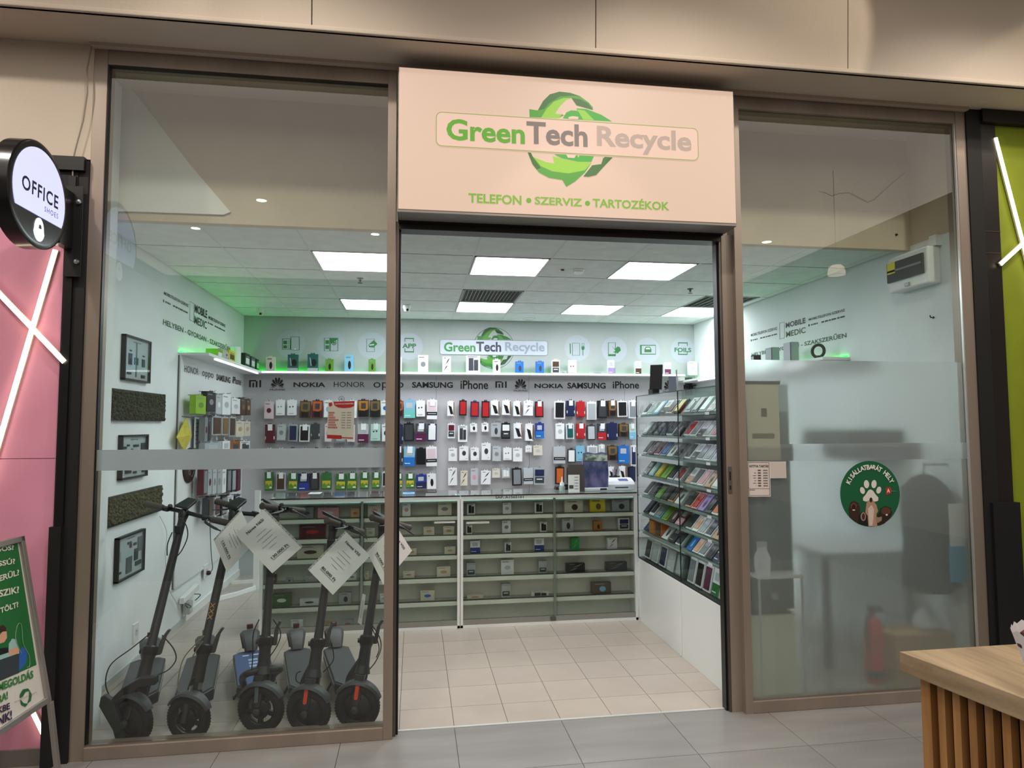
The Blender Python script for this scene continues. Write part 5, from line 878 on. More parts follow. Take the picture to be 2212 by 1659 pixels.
S1 = scooter('electric_scooter', 'leftmost black scooter, no price sheet, beside the white wall', (286, 1556), .125, 'disc', 46, PY(.60, 398, 1106), (PY(1.1, 324, 1392).x, 1.10), PY(.66, 316, 1088), PY(.46, 495, 1131), 'plain',
    dict(w=.10, cables=[(.16, (326, 1367), (285, 1400), (240, 1435), (228, 1475), (238, 1508)), (.2, (350, 1372), (374, 1400), (380, 1425), (362, 1448), (333, 1460)), (.45, (388, 1118), (402, 1135), (405, 1160), (392, 1190), (378, 1205)), (.5, (372, 1150), (362, 1175), (361, 1200))]))
t = S1[0]
q = [(217, 1506), (226, 1503), (240, 1512), (262, 1560), (270, 1600), (250, 1603), (243, 1578), (213, 1526)]
pp = [PY(.12, *p) for p in q]; o = pp[0]; MB().prism([(p.x-o.x, p.z-o.z) for p in pp], o, (1, 0, 0), (0, 0, 1), (0, .035, 0)).build('suspension_arm', mat('2f3436', .45), t, bevel=.004)
q = [(238, 1512), (262, 1488), (300, 1466), (336, 1462), (336, 1480), (300, 1486), (266, 1516), (246, 1526)]
pp = [PY(.14, *p) for p in q]; o = pp[0]; MB().prism([(p.x-o.x, p.z-o.z) for p in pp], o, (1, 0, 0), (0, 0, 1), (0, .05, 0)).build('suspension_arm', mat('2a2d2f', .45), t, bevel=.006)
S2 = scooter('electric_scooter', 'second scooter from left, chrome fork tubes and orange stem lettering', (408, 1551), .122, 'ring', 36, PY(.50, 506, 1106), (PY(1.1, 441, 1392).x, 1.12), PY(.62, 468, 1083), PY(.42, 600, 1122), 'susp',
    dict(w=.10, pale=1, cables=[(.14, (440, 1374), (398, 1420), (385, 1470), (386, 1510), (389, 1540)), (.2, (438, 1385), (413, 1425), (418, 1450), (424, 1456))]))
t, c, ax, s = S2; M = c+s*.50
text(MB(), 'XXX', M+V((-.012, -.0265, 0)), s*.09, V((-1, 0, 0)).cross(V((0, 1, 0)))*0+V((.024, 0, -.004)), (0, -.001, 0)).build('stem_print', mat('c98a4a', .4), t)
S3 = scooter('electric_scooter', 'third scooter from left with blue deck mat and grey fork cover', (564, 1530), .13, 'spoke', 28, PY(.50, 592, 1106), (PY(1.1, 536, 1392).x, 1.15), PY(.34, 566, 1093), PY(.66, 655, 1104), 'grey',
    dict(loop=1, w=.11, mat=mat('3d5580', .5), cables=[(.2, (560, 1338), (547, 1370), (546, 1420), (542, 1460)), (.22, (590, 1338), (606, 1365), (600, 1392), (583, 1418))]))
S4 = scooter('electric_scooter', 'fourth scooter from left, orange reflector, under 80.000 Ft sheet', (667, 1535), .125, 'disc', 27, PY(.42, 720, 1134), (PY(1.1, 637, 1392).x, 1.15), PY(.26, 706, 1124), PY(.58, 782, 1150), 'refl',
    dict(cables=[(.2, (716, 1388), (721, 1420), (712, 1438), (698, 1452)), (.3, (650, 1450), (641, 1455), (640, 1470), (652, 1478))]))
S5 = scooter('electric_scooter', 'rightmost scooter, orange reflector, next to the steel door post', (772, 1525), .125, 'disc', 16, PY(.40, 828, 1134), (PY(1.1, 720, 1392).x, 1.15), PY(.26, 803, 1118), PY(.52, 884, 1140), 'refl',
    dict(cables=[(.2, (802, 1348), (819, 1375), (823, 1400), (812, 1428), (798, 1446)), (.22, (802, 1354), (814, 1380), (819, 1402), (813, 1420))]))
# ---------------------------------------------------------------- price sheets in punched sleeves
def sheet(lb, TL, TR, BR, BL, ys, head, price, hole_edge, bend=0.):
    q = [PY(ys[3], *BL), PY(ys[2], *BR), PY(ys[1], *TR), PY(ys[0], *TL)]; f0 = quadmap(q); n = V((0, -1, 0))
    f = lambda x, y, d=0: f0(x, y)+n*(d+bend*math.sin(math.pi*x)*math.sin(math.pi*min(y, 1)*.5))
    t = thing('price_sheet', lb, 'price sign', (q[0]+q[2])/2, 'price sheets hung on the scooters'); N = 8
    def grid(mb, x0, x1, y0, y1, d, nx=N, ny=N):
        m = len(mb.v); vs = [f(x0+(x1-x0)*i/nx, y0+(y1-y0)*j/ny, d) for j in range(ny+1) for i in range(nx+1)]+[f(x0+(x1-x0)*i/nx, y0+(y1-y0)*j/ny, d-.0012) for j in range(ny+1) for i in range(nx+1)]
        k = (nx+1)*(ny+1); g = lambda i, j: j*(nx+1)+i
        fs = [(g(i, j), g(i+1, j), g(i+1, j+1), g(i, j+1)) for j in range(ny) for i in range(nx)]+[(k+g(i, j), k+g(i, j+1), k+g(i+1, j+1), k+g(i+1, j)) for j in range(ny) for i in range(nx)]
        fs += [(g(i, 0), k+g(i, 0), k+g(i+1, 0), g(i+1, 0)) for i in range(nx)]+[(g(i, ny), g(i+1, ny), k+g(i+1, ny), k+g(i, ny)) for i in range(nx)]+[(g(0, j), g(0, j+1), k+g(0, j+1), k+g(0, j)) for j in range(ny)]+[(g(nx, j), k+g(nx, j), k+g(nx, j+1), g(nx, j+1)) for j in range(ny)]
        return mb.add(vs, fs)
    x0, x1 = (.05, 1.) if hole_edge == 'L' else (0, .95)
    grid(MB(), 0, 1, 0, 1, 0).build('sleeve', mat('c9ccd0', .2), t, smooth=False); grid(MB(), x0, x1, .0, 1., .0012).build('paper', mat('f4f5f8', .6), t)
    e0, e1 = (.0, .05) if hole_edge == 'L' else (.95, 1.)
    mb = MB()
    for k in range(11): yy = .05+.09*k; grid(mb, e0+(e1-e0)*.35, e0+(e1-e0)*.7, yy, yy+.014, .0015, 1, 1)
    stuff(mb.build('punch_holes', mat('1d1d1f', .6), t))
    def tx(s, u0, u1, v0, v1, m, nm, bold=0):
        vs, fs, asp = textmesh(s, bold, 0, 1.); mb = MB(); mb.add([f(u0+(u1-u0)*x, v0+(v1-v0)*y, .0026) for x, y in vs], fs); mb.build(nm, m, t)
    ink = mat('2a2a2e', .6)
    if head: tx(head, .22, .78, .84, .895, ink, 'heading', .02)
    tx(price, .24, .78, .19, .245, ink, 'price', .02); mb = MB(); grid(mb, .24, .78, .168, .174, .0026, 4, 1); mb.build('underline', ink, t)
    for u0, u1, vv in ((.34, .66, .70), (.26, .76, .62), (.34, .68, .54), (.24, .72, .46), (.38, .60, .38)): grid(MB(), u0, u1, vv, vv+.005, .0026, 4, 1).build('text_line', mat('66666c', .6), t)
    return t
sheet('curved 135.000 Ft price sheet, partly behind the next sheet', (520, 1101), (556, 1165), (490.4, 1237), (461, 1165), (.30, .30, .28, .26), '', '135.000 Ft', 'L', .02)
sheet('large Navee N65i price sheet for 130.000 Ft', (508, 1153.8), (572, 1098.4), (653.9, 1180.5), (588.3, 1238.4), (.24, .25, .25, .22), 'Navee N65i', '130.000 Ft', 'R')
sheet('Navee V50 price sheet for 80.000 Ft, tilted right', (745.7, 1147.2), (799.9, 1200.4), (719, 1285), (664.7, 1229.7), (.26, .24, .22, .24), 'Navee V50', '80.000 Ft', 'L')
sheet('90.000 Ft price sheet crossing behind the steel door post', (852, 1130), (890, 1189.7), (828, 1263), (791, 1189.6), (.30, .30, .26, .26), 'Navee V50', '90.000 Ft', 'L')
q = [PY(.25, *p) for p in ((783, 1283), (790, 1286), (781, 1350), (773, 1345))]; t = thing('folded_leaflet', 'narrow white leaflet hanging beside the rightmost scooter stem', 'leaflet', q[0]); o = q[0]
MB().prism([(p.x-o.x, p.z-o.z) for p in q], o, (1, 0, 0), (0, 0, 1), (0, .006, 0)).build('leaflet', mat('dfe1e4', .5), t); MB().prism([(p.x-o.x, p.z-o.z) for p in [a+(sum(q, V((0, 0, 0)))/4-a)*.4 for a in q]], o+V((0, -.001, 0)), (1, 0, 0), (0, 0, 1), (0, .001, 0)).build('print', mat('c2c5c9', .5), t)
# ================================================================ things on and along the left wall
def wallpic(nm, lb, q, marks, X_=XL+.03):
    a, b = PX(X_, *q[0]), PX(X_, *q[1]); c = PX(X_, *q[2]); y0, y1, z0, z1 = a.y, b.y, c.z, a.z
    t = thing(nm, lb, 'picture', (XL+.015, (y0+y1)/2, z0), 'framed take-apart pictures'); x = XL; fm = mat('141516', .5)
    for bb in ((y0, y1, z0, z0+.012), (y0, y1, z1-.012, z1), (y0, y0+.012, z0, z1), (y1-.012, y1, z0, z1)): box('frame', fm, x, X_, *bb, t)
    box('backing', mat('ccd3d4', .4), x, X_-.018, y0+.012, y1-.012, z0+.012, z1-.012, t); w, h = y1-y0, z1-z0
    for (u, v, du, dv, c_) in marks: box('device_part', mat(c_, .4), X_-.018, X_-.012, y0+u*w, y0+(u+du)*w, z0+v*h, z0+(v+dv)*h, t)
    MB().box(X_-.018, X_-.016, y0+w*.38, y0+w*.66, z0+h*.88, z0+h*.895).build('caption', mat('60676a', .5), t)
    box('glass', glassmat('pic_glass%s' % lb[:3], 'f4f8f8', 1.), X_-.004, X_-.002, y0+.012, y1-.012, z0+.012, z1-.012, t)
    return t
dk = '24282b'
wallpic('framed_picture', 'topmost framed teardown picture on left wall', ((273, 721), (328, 738), (272, 820)), [(.48, .1, .03, .8, '8b9194'), (.2, .36, .12, .25, dk), (.42, .38, .14, .16, '5c6265'), (.72, .36, .1, .18, dk), (.16, .14, .14, .05, dk), (.7, .1, .14, .07, dk), (.24, .66, .06, .03, dk), (.74, .6, .07, .03, dk)])
wallpic('framed_picture', 'framed teardown picture crossed by the frosted strip, left wall', ((266, 940), (322, 943), (262, 1038)), [(.12, .68, .1, .06, dk), (.25, .74, .08, .04, dk), (.48, .72, .2, .05, dk), (.12, .52, .2, .05, dk), (.78, .64, .2, .16, dk), (.2, .12, .22, .08, dk), (.5, .1, .12, .05, dk), (.72, .16, .1, .06, dk), (.84, .1, .1, .16, dk), (.4, .6, .06, .08, dk)])
wallpic('framed_picture', 'lowest framed teardown picture, left of the first scooter', ((258, 1163), (315, 1152), (253, 1262)), [(.36, .10, .2, .36, '4c5255'), (.66, .32, .13, .27, dk), (.78, .50, .18, .34, '5e6467'), (.1, .42, .05, .24, 'aab1b3'), (.12, .16, .06, .05, dk), (.7, .18, .22, .1, dk), (.4, .76, .12, .05, dk), (.48, .66, .06, .12, dk), (.62, .68, .1, .06, dk)])
mossm = mat('262c1e', .95, nz=('3d4530', (26, 26, 26), .35, .7), bump=.6, name='moss')
for lb, q in (('upper dark moss panel on left wall between pictures', ((245, 838), (361, 853), (246, 908))), ('lower green moss panel on left wall behind scooter handlebar', ((236, 1076), (354, 1048), (235, 1142)))):
    X_ = XL+.035; a, b, c = PX(X_, *q[0]), PX(X_, *q[1]), PX(X_, *q[2]); t = thing('moss_panel', lb, 'moss panel', (XL+.02, (a.y+b.y)/2, c.z), 'moss panels')
    box('board', mat('1b1c19', .6), XL, X_-.01, a.y, b.y, c.z, a.z, t); mb = MB(); ny, nz_ = 40, 11
    if 'lower' in lb: mm = mat('363a24', .95, nz=('55573a', (26, 26, 26), .35, .7), bump=.6, name='moss_light')
    else: mm = mossm
    for i in range(ny):
        for j in range(nz_):
            y = a.y+.015+(b.y-a.y-.03)*(i+random.random())/ny; z = c.z+.012+(a.z-c.z-.024)*(j+random.random())/nz_; r = random.uniform(.009, .017)
            mb.lathe([(r, 0), (r*.9, r*.5), (r*.4, r*.95), (0, r)], (X_-.012, y, z), (1, random.uniform(-.4, .4), random.uniform(-.4, .4)), 6)
    stuff(mb.build('moss', mm, t))
a = PX(XD+.02, 412, 1005); t = thing('wall_clock', 'dark round disc half covered by frosted strip, left display', 'wall disc', (XD+.01, a.y, a.z)); MB().lathe([(.145, 0), (.15, .01), (.14, .02), (0, .02)], (XD, a.y, a.z), (1, 0, 0), 32).build('disc', mat('2a1a1c', .5), t, smooth=True)
MB().torus((XD+.021, a.y-.03, a.z-.06), (1, 0, 0), .02, .003, 14, 5).build('ring_print', mat('8a7678', .5), t); MB().tube(bez([(XD+.022, a.y, a.z-.08), (XD+.022, a.y+.04, a.z-.10), (XD+.022, a.y+.09, a.z-.05)]), .002, 5).build('line_print', mat('8a7678', .5), t)
X_ = XL+.06; q = [PX(X_, *p) for p in ((403, 902), (415, 942), (399, 975), (382, 945))]; t = thing('yellow_cloth', 'yellow cleaning cloth hanging by its corner on left display', 'cloth', q[0]); c = sum(q, V((0, 0, 0)))/4+V((.03, 0, 0))
MB().add(q+[c]+[p-V((.006, 0, 0)) for p in q]+[c-V((.01, 0, 0))], [(0, 1, 4), (1, 2, 4), (2, 3, 4), (3, 0, 4), (6, 5, 9), (7, 6, 9), (8, 7, 9), (5, 8, 9), (0, 5, 6, 1), (1, 6, 7, 2), (2, 7, 8, 3), (3, 8, 5, 0)]).build('cloth', mat('c9bd4c', .9, nz=('b5a83e', (15, 15, 15), .3, .7), bump=.3), t); MB().tube([(XD, q[0].y, q[0].z+.01), (X_+.03, q[0].y, q[0].z)], .0025, 5).build('hook', hook, t)
a, b = PX(XL+.05, 420, 900), PX(XL+.05, 434, 966); t = thing('price_list', 'white printed sheet hanging right of the yellow cloth', 'paper', (XL+.05, a.y, b.z)); box('sheet', mat('d5dade', .5), XL+.05, XL+.054, a.y, a.y+.16, b.z, a.z, t)
for k in range(7): box('print', mat('9ea7ad', .5), XL+.054, XL+.055, a.y+.02, a.y+.13, b.z+.03+.035*k, b.z+.04+.035*k, t)
MB().tube([(XD, a.y+.08, a.z), (XL+.06, a.y+.08, a.z)], .0025, 5).build('hook', hook, t)
def plate(lb, px, py, X_, w, h, plug=False):
    a = PX(X_, px, py); t = thing('wall_socket', lb, 'socket', (X_-.005, a.y, a.z)); box('plate', whiteg, XL if X_ < XL+.02 else XD, X_, a.y-w/2, a.y+w/2, a.z-h/2, a.z+h/2, t, bevel=.002)
    MB().lathe([(.026, 0), (.026, -.006), (0, -.006)], (X_+.0005, a.y, a.z), (1, 0, 0), 18).build('recess', mat('b9bec0', .5), t); MB().lathe([(.004, 0), (.004, .002), (0, .002)], (X_, a.y, a.z+.01), (1, 0, 0), 8).build('pin_hole', black, t)
    if plug: MB().lathe([(.02, 0), (.022, .02), (.012, .035), (0, .035)], (X_, a.y, a.z-.02), (1, 0, 0), 12).build('plug', mat('2a1c1a', .5), t, smooth=True)
    return a
plate('white wall socket low on left wall behind first scooter', 295, 1366, XL+.012, .085, .13)
a = plate('white wall socket with dark plug, under the left display', 447, 1233, XD+.012, .12, .12, True)
X_ = XD+.02; tag(MB().tube(bez([PX(X_, *p) for p in ((453, 1120), (455, 1170), (457, 1205), (459, 1228), (452, 1238))]), .0035, 6).build('charger_lead', mat('2b2022', .5)), 'dark power cord running down to the socket on left display', 'cable')
tag(MB().tube(bez([PX(XL+.02, *p) for p in ((345, 1115), (360, 1150), (357, 1200), (365, 1270), (380, 1300), (386, 1318))]), .003, 6).build('trailing_wire', mat('cfd4d4', .5)), 'thin white cord drooping down left wall to the power strip', 'cable')
a, b = PX(XL+.05, 397, 1305), PX(XL+.05, 430, 1278); t = thing('power_strip', 'white power strip with adaptor and loops, low on left wall', 'power strip', (XL+.03, a.y, a.z)); d = (b-a)
MB().ob(V((XL+.013, a.y, a.z)), (.04, 0, 0), (0, d.y, d.z*.0+.03), (0, 0, .05)).build('strip', whiteg, t, bevel=.004); MB().box(XL+.013, XL+.07, a.y+.09, a.y+.17, a.z-.11, a.z-.01).build('adaptor', mat('b3b8b8', .4), t, bevel=.004)
MB().tube(bez([(XL+.05, a.y+.02, a.z), (XL+.09, a.y+.05, a.z-.03), (XL+.06, a.y+.10, a.z-.06), (XL+.05, a.y+.04, a.z-.02)]), .004, 6).build('cable', mat('3a3a3c', .5), t); MB().tube(bez([(XL+.055, a.y+.25, a.z+.02), (XL+.09, a.y+.3, a.z+.0), (XL+.055, a.y+.27, a.z-.04)]), .004, 6).build('cable', black, t)
p0, p1, p2, p3 = PZ(.05, 463, 1290), PZ(.05, 508, 1279), PZ(.06, 553, 1262), PZ(.05, 500, 1252)
t = thing('table_stand', 'white tubular table foot on floor left of the counter', 'stand', (p1.x, p1.y, 0)); 
for u, v_ in ((p1, p2), (p0, p1)): MB().ob(V((u.x, u.y, .0)), V((v_.x-u.x, v_.y-u.y, 0)), (.0, .05, 0), (0, 0, .045)).build('foot_bar', whiteg, t, bevel=.004)
MB().box(p2.x-.03, p2.x+.02, p2.y, p2.y+.05, .0, 1.0).build('leg', whiteg, t); MB().ob((p3.x, p3.y, 0), (p2.x-p3.x, .05, 0), (0, .04, 0), (0, 0, .03)).build('foot_bar', whiteg, t)
# opening hours poster hung inside the left pane
q = [PY(.05, *p) for p in ((706, 947), (764, 950), (766, 866), (709, 868))]; t = thing('hours_poster', 'red and cream opening hours poster hanging inside the left pane', 'poster', q[0]); F = quadmap(q); nn = V((0, -1, 0))
def qp(x0, x1, y0, y1, m, d, nm='print', pts=None):
    P_ = [(x0, y0), (x1, y0), (x1, y1), (x0, y1)] if pts is None else pts
    MB().add([F(x, y)+nn*d for x, y in P_]+[F(x, y)+nn*(d-.0006) for x, y in P_], [tuple(range(len(P_))), tuple(reversed(range(len(P_), 2*len(P_))))]).build(nm, m, t)
def qt(s, x0, x1, y0, y1, m, d, bold=.02):
    vs, fs, _ = textmesh(s, bold, 0, 1.); MB().add([F(x0+(x1-x0)*x, y0+(y1-y0)*y)+nn*d for x, y in vs], fs).build('lettering', m, t)
rd = mat('c4242b', .5); pw = mat('e6dad3', .5)
qp(0, 1, 0, 1, pw, 0, 'sheet'); qp(0, 0, 0, 0, rd, .0008, pts=[(.2, 1), (1, 1), (.99, .87), (.85, .83), (.6, .82), (.38, .84), (.24, .90)]); qp(.0, .55, .0, .1, rd, .0008); qp(.5, .97, .03, .055, rd, .0009)
qp(0, 0, 0, 0, rd, .0008, pts=[(.02, .97), (.14, .98), (.16, .9), (.08, .86), (.03, .9)]); qt('NYITVATARTÁS', .27, .96, .915, .955, mat('f2e6e0', .5), .0016, .03)
for k, (s, w) in enumerate((('Hétfő', .22), ('Kedd', .18), ('Szerda', .25), ('Csütörtök', .37), ('Péntek', .25), ('Szombat', .29), ('Vasárnap', .34))):
    y = .68-.066*k; qp(.03, .03+w, y, y+.042, rd, .0008); qt(s, .045, .015+w, y+.008, y+.034, mat('f2e6e0', .5), .0016, .01); qt('10:00 - 20:00', .52, .88, y+.006, y+.034, mat('6f6a5c', .5), .0012, .01)
MB().tube([F(.92, 1.0), F(1.0, 1.14), PY(.05, 772, 850)], .0012, 5).build('string', mat('dfe3e3', .5), t); c = F(.5, 1.06); MB().torus(c, (0, -1, 0), .016, .001, 24, 4).build('emblem_ring', mat('5b6063', .5), t)
for k in range(6): an = k*math.pi/6; MB().tube([c-V((math.cos(an), 0, math.sin(an)))*.015, c+V((math.cos(an), 0, math.sin(an)))*.015], .0006, 4).build('emblem_line', mat('5b6063', .5), t)
# ================================================================ right pane: stickers, fuse box, things behind the frosted film
t = thing('round_sticker', 'round green pet-friendly sticker with paw and dogs, on right pane', 'sticker', PY(.0, 1880, 1138)); cst = PY(.016, 1880, 1066); Rw = abs(PY(.016, 1945, 1066).x-PY(.016, 1815, 1066).x)/2
def sp2(x, y): return PY(.016, 1600+x/5.821, 980+y/5.822)
c0 = sp2(1628, 505); rr = (sp2(2002, 505).x-sp2(1254, 505).x)/2; MB().lathe([(rr, 0), (rr, .002), (0, .002)], c0+V((0, .001, 0)), (0, -1, 0), 56).build('disc', mat('14603c', .45), t)
def blob(pts, col, d, nm='print'): MB().add([sp2(*p)+V((0, -.0025-d*.0004, 0)) for p in pts], [tuple(range(len(pts)))]).build(nm, mat(col, .5), t)
def ell(cx, cy, a, b, rot=0): return [(cx+a*math.cos(k*math.pi/9)*math.cos(rot)-b*math.sin(k*math.pi/9)*math.sin(rot), cy+a*math.cos(k*math.pi/9)*math.sin(rot)+b*math.sin(k*math.pi/9)*math.cos(rot)) for k in range(18)]
for e in ((1527, 463, 30, 45, -.3), (1578, 383, 33, 52, -.1), (1672, 382, 33, 52, .1), (1732, 458, 30, 45, .3)): blob(ell(*e), 'e6e0da', 1, 'paw_pad')
blob([(1628, 448), (1660, 465), (1690, 510), (1727, 550), (1725, 590), (1690, 603), (1628, 590), (1570, 603), (1536, 590), (1533, 555), (1570, 510), (1600, 462)], 'e6e0da', 1, 'paw_pad')
blob([(1815, 440), (1840, 418), (1880, 425), (1897, 465), (1880, 505), (1820, 522), (1825, 480)], 'b5342c', 1); blob([(1895, 462), (1965, 468), (1965, 476), (1895, 480)], '3d7a5c', 1); text(MB(), 'A', sp2(1832, 490), sp2(1872, 490)-sp2(1832, 490), sp2(1832, 440)-sp2(1832, 490), (0, -.004, 0), bold=.03).build('lettering', mat('f0e6e0', .5), t)
blob([(1365, 780), (1355, 690), (1380, 610), (1430, 592), (1475, 620), (1500, 700), (1480, 800), (1475, 862), (1430, 845), (1380, 800)], '3a2219', 2, 'dog'); blob(ell(1416, 660, 38, 42), '6d4232', 3, 'dog'); blob(ell(1416, 672, 24, 38), '2a120e', 4, 'dog'); blob(ell(1416, 708, 18, 8), 'e8d8cc', 5, 'dog')
blob([(1470, 880), (1480, 780), (1510, 735), (1560, 735), (1595, 790), (1600, 905), (1540, 895)], '161314', 3, 'dog'); blob(ell(1536, 790, 34, 55), 'a58a7c', 4, 'dog'); blob(ell(1537, 790, 20, 40), '4a2a26', 5, 'dog')
blob([(1560, 740), (1575, 620), (1610, 580), (1632, 552), (1660, 590), (1700, 640), (1722, 720), (1700, 760), (1712, 912), (1600, 914), (1590, 780)], 'b58f78', 4, 'dog'); blob([(1595, 690), (1640, 640), (1670, 700), (1665, 800), (1650, 905), (1610, 905)], 'd8c4b8', 5, 'dog'); blob(ell(1632, 580, 18, 30), '2a1c1c', 6, 'dog')
blob([(1690, 900), (1700, 800), (1735, 740), (1760, 680), (1820, 658), (1880, 680), (1900, 740), (1880, 800), (1800, 880), (1740, 905)], '2c1c15', 3, 'dog'); blob(ell(1820, 720, 62, 50), '5a3a28', 4, 'dog'); blob(ell(1830, 768, 14, 12), 'e8d8cc', 5, 'dog'); blob([(1700, 860), (1690, 790), (1730, 800), (1770, 790), (1765, 840), (1720, 870)], '99816f', 5, 'dog')
s_ = 'KISÁLLATBARÁT HELY'; n_ = len(s_)
for i, ch in enumerate(s_):
    if ch == ' ': continue
    an = math.radians(152-124*i/(n_-1)); vs, fs, asp = textmesh(ch, .03); R_ = rr*.74; h = .030 if ch != 'Á' else .036; w = h*asp*.9 if ch != 'Á' else h*asp*.9
    d = V((math.cos(an), 0, math.sin(an))); tn = V((d.z, 0, -d.x)); o = c0+d*R_-tn*w/2-V((0, .0045, 0)); MB().add([o+tn*(x*w)+d*(y*h) for x, y in vs], fs).build('lettering', mat('f0efe8', .5), t)
t = thing('hours_sticker', 'small white opening hours sticker at lower left of right pane', 'sticker', PY(.016, 1640, 1073)); F = quadmap([sp2(98, 540), sp2(376, 540), sp2(368, 98), sp2(84, 98)]); nn = V((0, -1, 0)); stw = mat('ddd2ce', .5)
MB().add([F(x, y)+nn*.0 for x, y in ((0, 0), (1, 0), (1, 1), (0, 1))]+[F(x, y)+nn*.001 for x, y in ((0, 0), (1, 0), (1, 1), (0, 1))], [(3, 2, 1, 0), (4, 5, 6, 7), (0, 1, 5, 4), (1, 2, 6, 5), (2, 3, 7, 6), (3, 0, 4, 7)]).build('sheet', stw, t)
ik = mat('4a4340', .6); qt('NYITVA TARTÁS', .08, .92, .83, .92, ik, .002, .03)
for x0, x1, y0, y1 in ((.02, .96, .965, .975), (.02, .96, .225, .232), (.02, .035, .03, .97), (.945, .96, .03, .97), (.02, .96, .03, .038)): qp(x0, x1, y0, y1, ik, .0018)
for k in range(7): y = .74-.073*k; qp(.34-.12*(k % 3)*.5-(.1 if k == 3 else 0), .36, y, y+.014, ik, .0018); qp(.44, .58, y-.012, y+.025, mat('5d5552', .6), .0018); qp(.68, .88, y-.01, y+.022, mat('7d7572', .6), .0018)
qp(.05, .3, .185, .2, ik, .0018)
t = thing('blank_label', 'small square white label beside the opening hours sticker', 'sticker', sp2(470, 310)); a, b = sp2(372, 310), sp2(568, 98); box('sheet', stw, a.x, b.x, .0152, .0165, a.z, b.z, t); MB().add([V((x, .0148, z)) for x, z in ((a.x+.004, a.z+.004), (b.x-.004, a.z+.004), (b.x-.004, b.z-.004), (a.x+.004, b.z-.004))], [(0, 1, 2, 3)]).build('print_field', mat('cfc6bd', .6), t)
t = thing('fuse_box', 'white fuse box with dark window and yellow label, right wall', 'fuse box', (XR-.06, .55, 2.55)); a = PX(XR-.10, 1917, 560); b = PX(XR-.10, 2003, 540); c = PX(XR-.10, 1917, 635); y0, y1 = b.y, a.y
box('housing', whiteg, XR-.10, XR, y0, y1, c.z, a.z, t, bevel=.01); box('window', mat('3d4442', .15), XR-.115, XR-.10, y0+.03, y1-.005, c.z+.07, a.z-.04, t, bevel=.003); box('rail', mat('6e7674', .3), XR-.118, XR-.115, y0+.04, y1-.01, c.z+.14, c.z+.155, t)
box('warning_label', mat('d9cf2a', .5), XR-.118, XR-.1145, y1-.09, y1-.015, c.z+.13, c.z+.21, t); box('latch', mat('b8bdbc', .4), XR-.112, XR-.10, (y0+y1)/2-.02, (y0+y1)/2+.02, c.z+.015, c.z+.04, t); box('cable_duct', whiteg, XR-.05, XR, y0-.02, y0+.04, a.z, ZC, t)
p = PX(XR-.004, 2016, 686); t = thing('wall_hook', 'tiny dark hook on right wall below the fuse box', 'hook', p); MB().tube([p, p+V((-.02, 0, 0)), p+V((-.025, 0, .015))], .004, 6).build('hook', black, t); MB().lathe([(.009, 0), (.009, .002), (0, .002)], (XR-.002, p.y, p.z), (-1, 0, 0), 8).build('washer', black, t)
p = PY(.498, 1936, 507); t = thing('wall_plug', 'tiny black plug on the bulkhead above right pane', 'plug', p); box('plug', black, p.x-.007, p.x+.007, .49, .4995, p.z-.006, p.z+.006, t); box('pin', mat('333333', .4), p.x-.002, p.x+.002, .487, .49, p.z-.002, p.z+.002, t)
# behind the film
a, b = PY(.04, 1612, 830), PY(.04, 1686, 994); t = thing('notice_sheet', 'cream notice sheet with photos behind frosted film near door', 'notice', ((a.x+b.x)/2, .04, b.z)); box('sheet', mat('fbf0d8', .6), a.x, b.x, .04, .044, b.z, a.z, t); box('photo', mat('5a5348', .6), a.x+.09, a.x+.125, .039, .04, b.z+.26, b.z+.31, t); box('photo', mat('8b806c', .6), a.x+.03, a.x+.17, .039, .04, b.z+.13, b.z+.16, t); box('top_bar', mat('4d5453', .5), a.x-.01, b.x+.01, .0385, .048, a.z, a.z+.02, t)
y = .22; a, b = PY(y, 1626, 1257), PY(y, 1692, 1320); t = thing('dark_picture', 'dark picture with pale dots on the cabinet end, behind film', 'picture', (a.x, y, b.z)); box('panel', mat('1f2823', .5, nz=('4b5a4e', (12, 12, 12), .5, .62)), 2.10, 2.36, y, y+.02, .535, .70, t); box('spot', mat('a9b3a6', .5), 2.24, 2.28, y-.002, y, .59, .63, t)
t = thing('side_table', 'small white shelf top with jar at the cabinet end, behind film', 'shelf', (2.26, .12, .74)); box('board', whiteg, 2.11, 2.40, .10, .245, .735, .755, t); MB().tube([(2.395, .12, .0), (2.395, .12, .735)], .008, 8).build('leg', mat('c3c8c7', .4), t); MB().tube([(2.12, .12, .0), (2.12, .12, .735)], .008, 8).build('leg', mat('c3c8c7', .4), t)
t = thing('white_jar', 'blurred white jar behind the film beside the door post', 'jar', (2.17, .17, .756)); MB().lathe([(.045, 0), (.05, .05), (.05, .10), (.03, .14), (.03, .17), (0, .17)], (2.165, .17, .756), n=18).build('jar', mat('f2f2f8', .3), t, smooth=True); MB().lathe([(.032, .165), (.032, .19), (0, .19)], (2.165, .17, .756), n=18).build('lid', mat('c3c4d8', .3), t)
t = thing('fire_extinguisher', 'red fire extinguisher standing behind film at pane bottom', 'fire extinguisher', (3.02, .42, 0)); P_ = (3.02, .42, 0)
MB().lathe([(.05, .0), (.062, .01), (.063, .33), (.045, .39), (.018, .41), (.018, .44), (0, .44)], P_, n=22).build('cylinder', mat('d8161e', .3), t, smooth=True); MB().box(2.99, 3.08, .405, .435, .44, .475).build('valve', black, t); MB().tube(bez([(3.0, .40, .45), (2.95, .38, .38), (2.955, .37, .2)]), .009, 8).build('hose', mat('1d1a2e', .5), t); MB().lathe([(.0645, 0), (.0645, .05)], (3.02, .42, .03), n=22).build('base_ring', mat('231d3a', .5), t)
